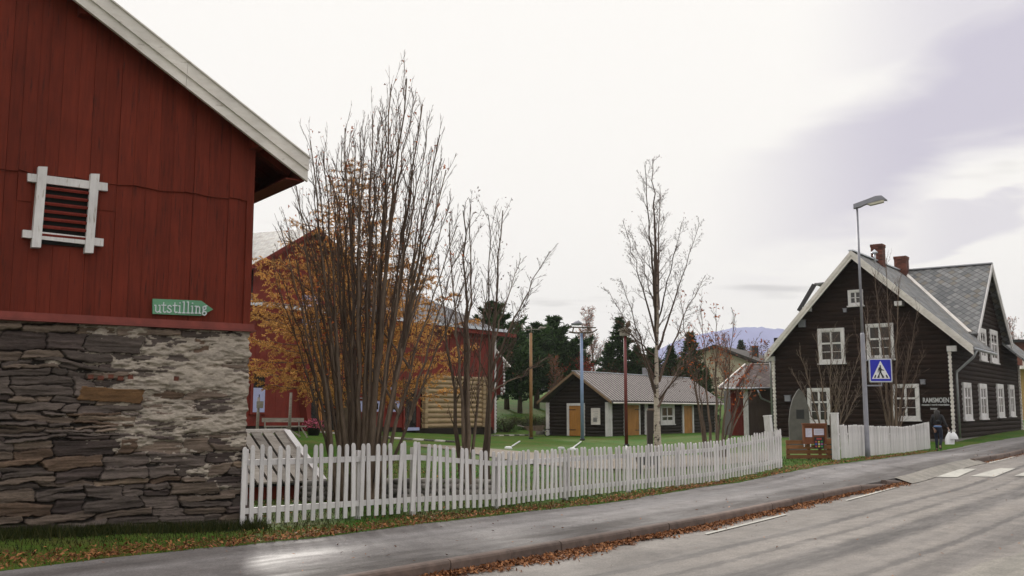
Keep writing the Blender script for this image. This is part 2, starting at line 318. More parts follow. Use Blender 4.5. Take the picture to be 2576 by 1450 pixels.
def asphalt(name, c1, c2, dark, tracks, rbase=.78, wet=()):
    m, t, b = newmat(name); uv = nd(t, 'ShaderNodeTexCoord').outputs['UV']; ob = nd(t, 'ShaderNodeTexCoord').outputs['Object']
    s = nd(t, 'ShaderNodeSeparateXYZ'); t.links.new(uv, s.inputs[0])
    fin = noise(t, ob, 42, 4, .85); mid = noise(t, ob, 3, 6, .65)
    st = noise(t, mapping(t, uv, (.05, 1.1, 1)), 1.3, 5, .6, .15); st2 = noise(t, mapping(t, uv, (.35, 1.6, 1)), 1.3, 6, .7, .1)
    col = mixc(t, rng(t, st, .38, .62, 0, 1), c1, c2)
    wob = m_('ADD', s.outputs[1], m_('ADD', rng(t, noise(t, mapping(t, uv, (.06, .0, 1)), 1.5, 2), 0, 1, -.22, .22), rng(t, noise(t, mapping(t, uv, (1.2, 1.2, 1)), 2.5, 5, .75), 0, 1, -.13, .13), nt_=t), nt_=t)
    dk = None
    for c, w, a in tracks:                                    # worn bands that run along the lane
        d = m_('ABSOLUTE', m_('SUBTRACT', wob, c, nt_=t), nt_=t); k = rng(t, d, w * .35, w, a, 0, True)
        dk = k if dk is None else m_('MAXIMUM', dk, k, nt_=t)
    if dk is not None:
        dk = m_('MULTIPLY', dk, rng(t, st2, .3, .6, .35, 1.1), nt_=t); col = mixc(t, dk, col, dark)
    col = mixc(t, 1., col, rng(t, mid, .3, .7, .74, 1.22), 'MULTIPLY'); col = mixc(t, 1., col, rng(t, fin, .3, .7, .5, 1.5), 'MULTIPLY')
    t.links.new(col, b.inputs['Base Color']); b.inputs['Specular IOR Level'].default_value = .5
    ro = rng(t, st2, .35, .65, rbase - .12, rbase + .14); wk = None
    for c, w, a, s0, s1 in wet:                               # damp film left by the rain, along the lane
        d = m_('ABSOLUTE', m_('SUBTRACT', wob, c, nt_=t), nt_=t); k = m_('MULTIPLY', rng(t, d, 0, w, a, 0, True), rng(t, s.outputs[0], s0, s1, 1, 0, True), nt_=t); k = m_('MULTIPLY', k, rng(t, noise(t, mapping(t, uv, (.16, .9, 1)), 1.4, 5, .6), .42, .58, 0, 1), nt_=t); wk = k if wk is None else m_('MAXIMUM', wk, k, nt_=t)
    if wk is not None: mxr = nd(t, 'ShaderNodeMix'); t.links.new(wk, mxr.inputs[0]); t.links.new(ro, mxr.inputs[2]); mxr.inputs[3].default_value = .56; ro = mxr.outputs[0]
    t.links.new(ro, b.inputs['Roughness']); bump(t, b, fin, .35, .006); return m
M['road'] = asphalt('asphalt_road', (.165, .146, .130), (.225, .20, .178), (.06, .052, .048), [(1.35, .12, .8), (1.9, .1, .6), (2.55, .38, .9), (3.45, .10, .8), (4.05, .06, .5), (3.9, .3, .55), (5.6, .3, .8)], .6, [(.95, .55, 1., 16, 30)])
M['walk'] = asphalt('asphalt_walk', (.135, .122, .118), (.22, .205, .203), (.066, .056, .052), [(-.35, .75, .95), (-3.1, .5, .6), (-2.2, .2, .4)], .78, [(-1.6, .95, 1., 20, 70)])
M['rough'] = asphalt('worn_asphalt', (.20, .185, .16), (.30, .27, .235), (.1, .09, .08), [])
M['path'] = plain('gravel_path', (.20, .165, .125), .95, sc=18, var=.4)
M['kerb'] = plain('kerb_stone', (.125, .088, .072), .8, sc=7, var=.3, tintamp=.25)
M['mark'] = wood('road_paint', (.42, .41, .37), (.52, .50, .45), .6, (3, 3, 3), .1, (.26, .25, .23), wear=.03, bstr=.1)
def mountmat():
    m, t, b = newmat('mountain_haze_blue'); v = nd(t, 'ShaderNodeTexCoord').outputs['Object']; n1 = noise(t, mapping(t, v, (1, 1, 3)), .004, 6, .6)
    t.links.new(mixc(t, rng(t, n1, .35, .7, 0, 1), (.07, .095, .32), (.14, .155, .42)), b.inputs['Base Color']); b.inputs['Roughness'].default_value = .95; return m  # blue of the distant air is painted into the slope colour
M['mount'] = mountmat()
# ------------------------------------------------------------ terrain sheets
kerbP = [ga(px, py) for px, py in ((900, 1450), (1218, 1398), (1490, 1352), (1688, 1318), (1851, 1288), (2060, 1243), (2280, 1200), (2454, 1155), (2576, 1131))]
kd = (kerbP[-1] - kerbP[0])[:2]; kd /= np.linalg.norm(kd); KN = np.array([kd[1], -kd[0]])   # KN: towards the road
kerbP = [kerbP[0] - np.array([*(kd * 14), 0])] + kerbP + [kerbP[-1] + np.array([*(kd * 28), 0]), kerbP[-1] + np.array([*(kd * 80), 0])]
kxy = np.array([p[:2] for p in kerbP]); ks = np.array([(p - kxy[0]) @ kd for p in kxy]); ko = np.array([(p - kxy[0]) @ KN for p in kxy])
SS = np.arange(0, ks[-1], .25)
_oo = np.interp(SS, ks, ko); _ker = np.exp(-np.linspace(-2, 2, 25) ** 2); _ker /= _ker.sum(); _oo = np.convolve(np.pad(_oo, 12, mode='edge'), _ker, 'valid')
def kl(s, lat):                                               # station along the kerb, lateral metres towards the road
    s = np.asarray(s, float); o = np.interp(s, SS, _oo) + lat
    return kxy[0] + s[..., None] * kd + o[..., None] * KN
def stat(p): q = np.array(p[:2]) - kxy[0]; s = q @ kd; return s, q @ KN - np.interp(s, SS, _oo)
walkE = [ga(px, py) for px, py in ((-250, 1478), (0, 1437), (300, 1400), (566, 1377), (872, 1343), (1190, 1303), (1585, 1258), (1780, 1224), (1976, 1190), (2075, 1172), (2200, 1157), (2340, 1138), (2450, 1118), (2576, 1098))]
ws, wl = zip(*[stat(p) for p in walkE]); ws = np.array((-5,) + ws + (ks[-1],)); wl = np.array((wl[0],) + wl + (wl[-1],))
def sheet(name, mat, s0, s1, lat0, lat1, dz, ds=.5, nl=14, parent=None):
    s = np.arange(s0, s1 + ds, ds); l0 = lat0(s) if callable(lat0) else np.full_like(s, lat0); l1 = lat1(s) if callable(lat1) else np.full_like(s, lat1)
    k = np.linspace(0, 1, nl); lat = l0[:, None] * (1 - k) + l1[:, None] * k; P = kl(np.repeat(s[:, None], nl, 1), lat)
    zz_ = G(P[..., 0], P[..., 1]) + (dz(lat) if callable(dz) else dz); V = np.concatenate([P, zz_[..., None]], -1)
    mb = MB(); mb.grid(V[:, ::-1], .5, np.stack([np.repeat(s[:, None], nl, 1), lat], -1)[:, ::-1]); o = mb.build(name, mat, off=(0, 0, 0)); o['kind'] = 'structure'; return o
S_DROP0, S_DROP1 = stat(ga(2285, 1199))[0], stat(ga(2450, 1156))[0]
def kup(s): return np.where((s > S_DROP0) & (s < S_DROP1), .015, .10)
RD = -.125
we = lambda s: np.interp(s, ws, wl) + .04 * np.sin(s * 2.1) + .03 * np.sin(s * 5.3)
sheet('pavement', M['walk'], 0, 110, we, lambda s: np.full_like(s, -.11), lambda lat: np.interp(lat, [-.5, -.1], [0, -.012]))
sheet('road', M['road'], 0, 140, -.02, 7.5, RD, nl=26)
sheet('road_shoulder', M['rough'], 0, 140, lambda s: 4.2 + 2.2 * np.clip((s - 22) / 14, 0, 1) ** 1.3 + .10 * np.sin(s * 1.3) + .06 * np.sin(s * 3.1), 14., RD + .006, nl=16)
# ground: one sheet out to the horizon, dropped under the paved strips
gxs = np.concatenate([[-4000, -2500, -1500, -600, -300, -200], np.arange(-150, -24, 6), np.arange(-24, 30, .5), np.arange(30, 150, 6), [200, 300, 600, 1500, 2500, 4000]])
gys = np.concatenate([[-2500, -1500, -400, -150, -60, -30, -15, -5], np.arange(0, 60, .5), np.arange(60, 200, 4), [220, 300, 500, 900, 1800, 2800, 4000]])
X, Y = np.meshgrid(gxs, gys); Z = G(X, Y)
Q = np.stack([X, Y], -1) - kxy[0]; qs = Q @ kd; ql = Q @ KN - np.interp(qs, SS, _oo)
inp = (ql > np.interp(qs, ws, wl) + .25) & (qs > -3)
Z = Z + np.where(inp, -.45, 0); Z += np.where(~inp & (Y < 100), .015 * np.sin(X * 3.1) * np.cos(Y * 2.3), 0)
Z = Z - np.where(~inp & (ql > np.interp(qs, ws, wl) - .3) & (qs > -3), .03, 0)
mb = MB(); mb.grid(np.stack([X, Y, Z], -1)); g = mb.build('ground', M['ground'], off=(0, 0, 0)); g['kind'] = 'structure'
def onG(p, dz=0.): return np.array([p[0], p[1], gz(p[0], p[1]) + dz])
def decal(name, pts, mat, dz):                                # a thin draped patch from an outline
    c = np.mean(pts, 0); rings = [np.array([onG(c + (p - c) * k, dz) for p in pts]) for k in np.linspace(1, 0.02, 12)]
    mb = MB(); V = np.array(rings); V = np.concatenate([V, V[:, :1]], 1); mb.grid(V); o = mb.build(name, mat, off=(0, 0, 0)); o['kind'] = 'structure'; return o
# kerb stones, laid end to end: counted blocks, one kerb
kt = thing('kerb', onG(kl(np.array(10.), -.05)), 'grey brown stone kerb along the pavement with leaves in its gutter', 'kerb')
s = 3.5; i = 0; LAST = 0; FIRST2 = None
while s < 95:
    ln = 1.0 + .5 * (i % 3 == 0) + rnd.uniform(-.05, .05)
    mid = s + ln / 2
    if not (S_DROP0 < mid < S_DROP1):
        mb = MB(); st = np.linspace(s + .006, s + ln - .006, 7); end0 = abs(s + ln - S_DROP0) < ln; prof = [(-.12, -.2), (-.12, 0.0), (-.11, .012), (-.03, .014), (.0, .004), (.012, -.02), (.014, -.2)]
        j = rnd.uniform(-.012, .012); V = []
        for q, a in enumerate(st):
            V.append([[*kl(np.array(a), l + j), 0] for l, _ in prof])
        V = np.array(V); 
        for q in range(len(st)):
            fade = 1 - .85 * (q / 6) if end0 else 1
            V[q, :, 2] = G(V[q, :, 0], V[q, :, 1]) + [z if z < -.1 else (z + .002 + (fade - 1) * .10) for _, z in prof]
        mb.grid(V[:, ::-1], rnd.random(), smooth=False); mb.add(V[0], [tuple(range(7))], .3); mb.add(V[-1], [tuple(range(7))[::-1]], .3); mb.build('kerb_stone', M['kerb'], kt)
        LAST = s + ln if s < S_DROP0 else LAST; FIRST2 = s if s > S_DROP1 - 1.6 and FIRST2 is None else FIRST2
    s += ln; i += 1
# dropped kerb strip at the crossing
sheet('crossing_ramp', M['rough'], LAST - .02, FIRST2 + .02, -.14, .25, lambda lat: np.interp(lat, [-.14, .25], [-.0, RD + .012]), ds=(FIRST2 - LAST + .04) / 20.001, nl=6)
sk_ = np.arange(0, 100, .25); Pk = kl(sk_, np.full_like(sk_, -.1085)); Zk = G(Pk[:, 0], Pk[:, 1]); mb = MB(); mb.grid(np.stack([np.column_stack([Pk, Zk - .012]), np.column_stack([Pk, Zk - .25])], 1)); o = mb.build('pavement_edge', M['walk'], off=(0, 0, 0)); o['kind'] = 'structure'
# painted lines
def marking(name, label, quads, cat, group=None):
    for q in quads:
        pts = [onG(ga(*p, dz=RD), RD + .012) for p in q]; a, b, c, d = pts; n = 10; V = np.zeros((n, 3, 3))
        for i in range(n):
            k = i / (n - 1)
            for j in range(3):
                p = (a * (1 - k) + d * k) * (1 - j / 2) + (b * (1 - k) + c * k) * (j / 2); V[i, j] = onG(p, RD + .012)
        mb = MB(); mb.grid(V[:, ::-1]); o = mb.build(name, M['mark'], off=(0, 0, 0)); o['kind'] = 'structure'
marking('edge_line', '', [((1772, 1344), (1777, 1347), (1979, 1297), (1974, 1295)), ((2126, 1260), (2130, 1262), (2262, 1226), (2258, 1224)), ((2487, 1165), (2490, 1167), (2554, 1151), (2551, 1149))], 'road marking')
marking('crossing_stripe', '', [((2335, 1201), (2408, 1202), (2458, 1181), (2406, 1180)), ((2441, 1200), (2503, 1201), (2555, 1180), (2518, 1179)), ((2551, 1199), (2606, 1200), (2650, 1180), (2610, 1179))], 'crossing')
# gravel path over the lawn
pl = [(1120, 1131), (1180, 1126), (1260, 1135), (1350, 1150), (1480, 1162), (1620, 1163), (1800, 1152), (1935, 1138), (1985, 1140), (1985, 1160), (1800, 1182), (1620, 1192), (1450, 1190), (1330, 1178), (1240, 1158), (1160, 1142)]
top_ = [(1040, 1119), (1150, 1124), (1260, 1133), (1350, 1142), (1480, 1150), (1620, 1152), (1800, 1146), (1940, 1136)]; bot_ = [(1050, 1125), (1140, 1134), (1250, 1155), (1340, 1170), (1460, 1182), (1620, 1184), (1800, 1174), (1960, 1158)]
Vp = np.zeros((len(top_) * 3 - 2, 4, 3))
for i in range(len(Vp)):
    k = i / 3; a0 = int(min(k, len(top_) - 1.001)); fr = k - a0
    pt = ga(*(np.array(top_[a0]) * (1 - fr) + np.array(top_[a0 + 1]) * fr)); pb = ga(*(np.array(bot_[a0]) * (1 - fr) + np.array(bot_[a0 + 1]) * fr))
    for j in range(4): Vp[i, j] = onG(pb + (pt - pb) * j / 3, .035)
mb = MB(); mb.grid(Vp); o = mb.build('path', M['path'], off=(0, 0, 0)); o['kind'] = 'structure'
# pale road higher on the slope behind
rp = [ga(px, py) for px, py in ((1330, 982), (1370, 986), (1420, 988))]
rp2 = [ga(px, py) for px, py in ((1830, 1012), (1870, 1013), (1930, 1014))]
for pts in (rp, rp2):
    V = np.array([[onG(p, .05), onG(p + np.array([0, 5, 0]), .05)] for p in pts]); mb = MB(); mb.grid(V[:, ::-1]); o = mb.build('hill_road', M['walk'], off=(0, 0, 0)); o['kind'] = 'structure'
# mountain
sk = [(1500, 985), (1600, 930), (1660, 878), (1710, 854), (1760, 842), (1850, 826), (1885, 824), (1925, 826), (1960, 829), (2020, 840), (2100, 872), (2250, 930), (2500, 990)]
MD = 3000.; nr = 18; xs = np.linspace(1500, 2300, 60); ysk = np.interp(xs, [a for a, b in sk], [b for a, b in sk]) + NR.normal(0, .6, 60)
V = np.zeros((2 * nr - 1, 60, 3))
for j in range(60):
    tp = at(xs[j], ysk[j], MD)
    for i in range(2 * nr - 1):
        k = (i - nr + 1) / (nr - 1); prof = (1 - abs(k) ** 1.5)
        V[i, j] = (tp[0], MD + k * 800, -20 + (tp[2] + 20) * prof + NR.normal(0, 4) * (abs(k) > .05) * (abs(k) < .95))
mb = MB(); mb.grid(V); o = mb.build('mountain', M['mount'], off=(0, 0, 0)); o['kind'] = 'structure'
# ------------------------------------------------------------ generic building pieces
def log_rows(mb, F, z0, z1, lim, course=.2, bulge=.055, tj=.5, gap=.9):
    z = z0; k = 0
    while z < z1 - .02:
        hgt = min(course * rnd.uniform(.93, 1.07), z1 - z); tint = rnd.uniform(.5 - tj / 2, .5 + tj / 2); m = 6
        zz_ = [z + hgt * i / m for i in range(m + 1)]; cc = [bulge * math.sin(math.pi * min(max((i / m), .02), .98)) ** .6 for i in range(m + 1)]
        rows = []
        for a, c in zip(zz_, cc):
            l, r = lim(a)
            if r - l < .02: r = l + .02
            nn = max(2, int((r - l) / 1.2)); rows.append([F.p(l + (r - l) * q / 14, a, c + .006 * math.sin(q * 1.7 + k)) for q in range(15)])
        mb.grid(np.array(rows), tint); z += hgt; k += 1
def slab(mb, a, b, c, d, th, w=None, tint=.5):                # a-b along the eave, d-c along the ridge
    a, b, c, d = (np.array(q, float) for q in (a, b, c, d)); n = np.cross(b - a, d - a); n /= np.linalg.norm(n)
    if n[2] < 0: n = -n
    lo = [q - n * th for q in (a, b, c, d)]; e = (b - a) / np.linalg.norm(b - a); v = np.cross(n, e); 
    if v @ (d - a) < 0: v = -v
    uv = [((q - a) @ e, (q - a) @ v) for q in (a, b, c, d)]
    mb.add([a, b, c, d] + lo, [(0, 1, 2, 3), (7, 6, 5, 4), (0, 4, 5, 1), (1, 5, 6, 2), (2, 6, 7, 3), (3, 7, 4, 0)], tint, uv + uv)
def window(F, a0, a1, b0, b1, parent, off=.06, cols=2, trans=.62, bars=1, trim=.13, mat=None, glass=None, sill=True, hood=False):
    mat = mat or M['white']; glass = glass or M['glass']
    mb = MB(); A0, A1, B0, B1 = a0 + trim, a1 - trim, b0 + trim, b1 - trim
    mb.box(F, a0, a1, B1, b1, 0, off + .035); mb.box(F, a0, A0, b0, B1, 0, off + .035); mb.box(F, A1, a1, b0, B1, 0, off + .035); mb.box(F, A0, A1, b0, B0, 0, off + .033)
    zt = B0 + (B1 - B0) * trans if trans else None; w = (A1 - A0)
    st = .045 if w > .5 else .03
    mb.box(F, A0, A1, B0, B0 + st, 0, off + .01); mb.box(F, A0, A1, B1 - st, B1, 0, off + .01)
    mb.box(F, A0, A0 + st, B0 + st, B1 - st, 0, off + .008); mb.box(F, A1 - st, A1, B0 + st, B1 - st, 0, off + .008)
    for k in range(1, cols):
        c = A0 + w * k / cols; mb.box(F, c - st, c + st, B0 + st, B1 - st, 0, off + .014)
    if zt: mb.box(F, A0 + st, A1 - st, zt - st * .9, zt + st * .9, 0, off + .012)
    for k in range(cols):
        x0 = A0 + w * k / cols; x1 = A0 + w * (k + 1) / cols
        for q in range(1, bars + 1):
            z = B0 + ((zt or B1) - B0) * q / (bars + 1); mb.box(F, x0 + st * .6, x1 - st * .6, z - .012, z + .012, 0, off - .004)
    o = mb.build('window', mat, parent)
    g = MB(); g.box(F, A0 + .01, A1 - .01, B0 + .01, B1 - .01, -.02, off - .02); g.build('pane', glass, o)
    if sill: s_ = MB(); s_.box(F, a0 - .05, a1 + .05, b0 - .06, b0 - .002, 0, off + .08); s_.build('sill', mat, o)
    return o
def plank_door(F, a0, a1, b0, b1, parent, off=.06, mat=None, trim=.12, hinge=1):
    d = MB(); n = 6; a = a0 + trim; w = (a1 - a0 - 2 * trim) / n
    for i in range(n): d.box(F, a + w * i + .003, a + w * (i + 1) - .003, b0, b1 - trim, 0, off + .003 * (i % 2), rnd.uniform(.35, .65))
    o = d.build('door', mat or M['door'], parent)
    t = MB(); t.box(F, a0, a0 + trim, b0, b1, 0, off + .04); t.box(F, a1 - trim, a1, b0, b1, 0, off + .04); t.box(F, a0 + trim, a1 - trim, b1 - trim, b1, 0, off + .038); t.build('door_frame', M['white'], o)
    if hinge:
        x = a1 - trim if hinge > 0 else a0 + trim
        for z in (.18, .8): hh = MB(); hh.box(F, min(x, x - hinge * .45), max(x, x - hinge * .45), b0 + (b1 - b0) * z - .02, b0 + (b1 - b0) * z + .02, off, off + .02); hh.build('hinge', M['black'], o)
    return o
def vboards(mb, F, a0, a1, bot, top, w=.17, tj=.5, dep=.02, rel=.006):
    a = a0
    while a < a1 - .01:
        ww = min(w * rnd.uniform(.85, 1.2), a1 - a); c = dep + rnd.uniform(-rel, rel); t = rnd.uniform(.5 - tj / 2, .5 + tj / 2)
        pts = [(a + .002, bot(a)), (a + ww - .002, bot(a + ww)), (a + ww - .002, top(a + ww)), (a + .002, top(a))]
        mb.prism(F, pts, 0, c, t); a += ww
def chimney(F, a, c, z0, z1, parent, w=.55):
    m = MB(); z = z0; k = 0
    m.box(F, a - w / 2 + .01, a + w / 2 - .01, z0, z1 - .03, c - w / 2 + .01, c + w / 2 - .01, .1)
    while z < z1 - .02:
        ex = .025 if z > z1 - .17 else 0; off = .13 * (k % 2)
        for (s0, s1, t0, t1) in ((-w / 2, w / 2, -w / 2, -w / 2 + .1), (-w / 2, w / 2, w / 2 - .1, w / 2)):
            x = s0 - off * .5
            while x < s1:
                x1 = min(x + .24, s1); xa = max(x, s0); m.box(F, a + xa - ex, a + x1 - .01 + ex, z, z + .065, c + t0 - ex, c + t1 + ex, rnd.random()); x += .25
        for sgn in (-1, 1):
            y = -w / 2 + .11 + off * .3
            while y < w / 2 - .12:
                y1 = min(y + .22, w / 2 - .1); xx = sgn * (w / 2 - .05); m.box(F, a + xx - .05 - ex, a + xx + .05 + ex, z, z + .065, c + y, c + y1 - .01, rnd.random()); y += .23
        z += .075; k += 1
    return m.build('chimney', M['brick'], parent)

# ------------------------------------------------------------ red barn on a stone storey
BD = np.array([.809, .588, 0]); BC = at(603, 1330, 13.5); BN = np.array([.588, -.809, 0])
barn = thing('barn', (BC[0], BC[1], 0), 'weathered red board barn on a grey stone ground storey, nearest building at the left', 'barn')
FB = Fr((BC[0], BC[1], 0), -BD, BN)                           # a grows away from the right hand corner
GE, RZ, RA = 2.72, .594, 5.4                                  # board foot, roof pitch, ridge position
Zc = 4.46
OV = .3
_a0, _z0 = FB.px(774, 401, c=OV); _a1, _z1 = FB.px(268, 0, c=OV); _zs = (_z1 - _z0) / (_a1 - _a0)
zt = lambda a: _z0 + _zs * (a - _a0) - .03
EA = _a0
top = lambda a: zt(a if a < RA else 2 * RA - a) - .13
mb = MB(); a = -.02; brk = lambda a: 4.5 + .012 * math.sin(a * 9)
while a < 2 * RA:
    ww = rnd.uniform(.12, .2); t = rnd.uniform(.2, .8); a1 = min(a + ww, 2 * RA + .02); c = .03 + rnd.uniform(-.006, .006)
    mb.prism(FB, [(a + .001, GE), (a1 - .002, GE), (a1 - .002, brk(a1)), (a + .001, brk(a))], -.02, c, t)
    c2 = c + .022; t2 = min(1, max(0, t + rnd.uniform(-.2, .2)))
    mb.prism(FB, [(a + .001, brk(a) - .03), (a1 - .002, brk(a1) - .03 + rnd.uniform(-.01, .02)), (a1 - .002, top(a1)), (a + .001, top(a))], -.02, c2, t2)
    if rnd.random() < .18 and a > 1.7: mb.prism(FB, [(a + .002, 4.12), (a1 - .002, 4.12), (a1 - .002, 4.46), (a + .002, 4.46)], 0, c + .012, t2)
    a = a1
mb.box(FB, -.03, .07, GE, zt(0) - .14, -.02, .055, .35)
mb.build('gable_boards', M['barn'], barn)
FS = Fr(FB.p(0, 0, -.02), -BN, BD); mb = MB(); a = .0            # side wall running back
while a < 12: ww = rnd.uniform(.13, .2); mb.box(FS, a, a + ww - .003, GE, Zc + .02, -.02, .02 + rnd.uniform(-.005, .005), rnd.random()); a += ww
mb.build('side_boards', M['barn'], barn)
mb = MB(); mb.box(FB, -.08, 2 * RA, GE - .02, GE + .055, -.1, .085, .9); mb.prism(FB, [(-.1, GE - .05), (2 * RA, GE - .05), (2 * RA, GE - .022), (-.1, GE - .022)], -.1, .12, .7)
mb.box(FB, -.085, -.01, GE - .04, GE + .05, -12, -.11, .8)
mb.build('skirt_board', plain('skirt_red', (.15, .028, .02), .7, var=.25, sc=5), barn)
# roof with a wide overhang, double rake boards and eave
mb = MB(); P = lambda a, c: FB.p(a, zt(a if a < RA else 2 * RA - a), c)
for sgn in (0, 1):
    q = (lambda a, c: P(a, c)) if not sgn else (lambda a, c: P(2 * RA - a, c))
    slab(mb, q(EA + .04, OV), q(EA + .04, -12.5), q(RA, -12.5), q(RA, OV), .03)
mb.build('roof', M['greywood'], barn)
mb = MB()
for sgn in (0, 1):
    q = (lambda a, c: P(a, c) - UP * .034) if not sgn else (lambda a, c: P(2 * RA - a, c) - UP * .034)
    for k in range(14): c1 = OV - .01 - k * .155; slab(mb, q(EA + .05, c1), q(EA + .05, c1 - .15), q(RA, c1 - .15), q(RA, c1), .05 + .008 * (k % 2), tint=.2 + .25 * rnd.random())
    slab(mb, q(EA + .05, OV - 14 * .155), q(EA + .05, -12.4), q(RA, -12.4), q(RA, OV - 14 * .155), .05)
mb.build('soffit', M['barn'], barn)
mb = MB()
for sgn in (0, 1):
    q = (lambda a, z, c: FB.p(a, zt(a) + z, c)) if not sgn else (lambda a, z, c: FB.p(2 * RA - a, zt(a) + z, c))
    segs = [EA, 1.05, 3.1, RA]
    for s0, s1 in zip(segs[:-1], segs[1:]):
        for z0, z1, c0, c1, t in ((-.15, .035, OV + .001, OV + .06, .5), (-.30, -.135, OV - .02, OV + .03, .35)):
            vs = [q(aa, z, c) for aa in (s0 + .004, s1) for z in (z0, z1) for c in (c0, c1)]
            mb.add(vs, [(0, 1, 3, 2), (4, 6, 7, 5), (0, 4, 5, 1), (2, 3, 7, 6), (0, 2, 6, 4), (1, 5, 7, 3)], t + .1 * rnd.random())
    vs = [q(aa, z, c) for aa in (EA - .01, RA) for z in (.03, .05) for c in (OV - .3, OV + .085)]
    mb.add(vs, [(0, 1, 3, 2), (4, 6, 7, 5), (0, 4, 5, 1), (2, 3, 7, 6), (0, 2, 6, 4), (1, 5, 7, 3)], .1)
mb.build('rake_board', M['rake'], barn)
for a in (.0, 2.3, 4.6, 2 * RA - 2.3, 2 * RA):
    z = zt(a if a < RA else 2 * RA - a) - .16; mb = MB(); mb.box(FB, a - .07, a + .07, z - .15, z - .02, -.1, OV - .08, .3); mb.build('roof_beam', M['barn'], barn)
for k in range(5):
    c = .0 - 1.2 * k; mb = MB(); mb.beam(FB.p(EA + .1, zt(EA + .1) - .17, c - .1), FB.p(.3, zt(.3) - .17, c - .1), .1, .12, .3); mb.build('rafter_end', M['barn'], barn)
mb = MB(); mb.box(FB, EA + .03, EA + .06, zt(EA) - .29, zt(EA) - .03, -12.4, OV - .03, .25); mb.box(FB, EA + .065, EA + .3, zt(EA) - .285, zt(EA) - .265, -12.4, OV - .05, .2); mb.build('eave_board', M['barn'], barn)
mb = MB(); mb.prism(FB, [(0, 0), (2 * RA, 0), (2 * RA, Zc + .1), (RA, Zc + RZ * RA + .05), (0, Zc + .05)], -12, -.3, .2); mb.build('inner_wall', M['barn'], barn)
# louvred opening framed by crossed white boards
lw = bpy.data.objects.new('louvre_window', None); COL.objects.link(lw); lw.parent = barn; lw.location = Vector(FB.p(2.36, 4.0, .05)) - barn.location
mb = MB(); mb.box(FB, 2.06, 2.68, 3.62, 4.42, .02, .062, .5); mb.build('opening', plain('dark_opening', (.004, .003, .003), .9), lw)
for k in range(7):
    z = 3.72 + k * .096; mb = MB(); vs = [FB.p(a, z + zz_, c) for a in (2.08, 2.66) for zz_, c in ((-.012, .10), (.012, .112), (.035, .066), (.012, .06))]
    mb.add(vs, [(0, 1, 2, 3), (4, 7, 6, 5), (0, 4, 5, 1), (1, 5, 6, 2), (2, 6, 7, 3), (3, 7, 4, 0)], .7); mb.build('louvre', M['red'], lw)
fr_ = [((1.985, 2.80), (4.27, 4.385)), ((1.96, 2.84), (3.66, 3.775))]
def wq(c0, c1, *pts): mb = MB(); mb.prism(FB, pts, c0, c1, .5); return mb.build('frame_board', M['white'], lw)
def wpx(c0, c1, pp): return wq(c0, c1, *[FB.px(*p, c=c1) for p in pp])
wpx(.03, .10, [(70, 456), (70, 436), (271, 461), (271, 481)]); wpx(.03, .10, [(57, 597), (58, 578), (261, 601), (260, 620)])
wpx(.03, .13, [(80, 622), (97, 419), (120, 420), (103, 623)]); wpx(.03, .13, [(214, 636), (229, 437), (251, 438), (235, 637)])
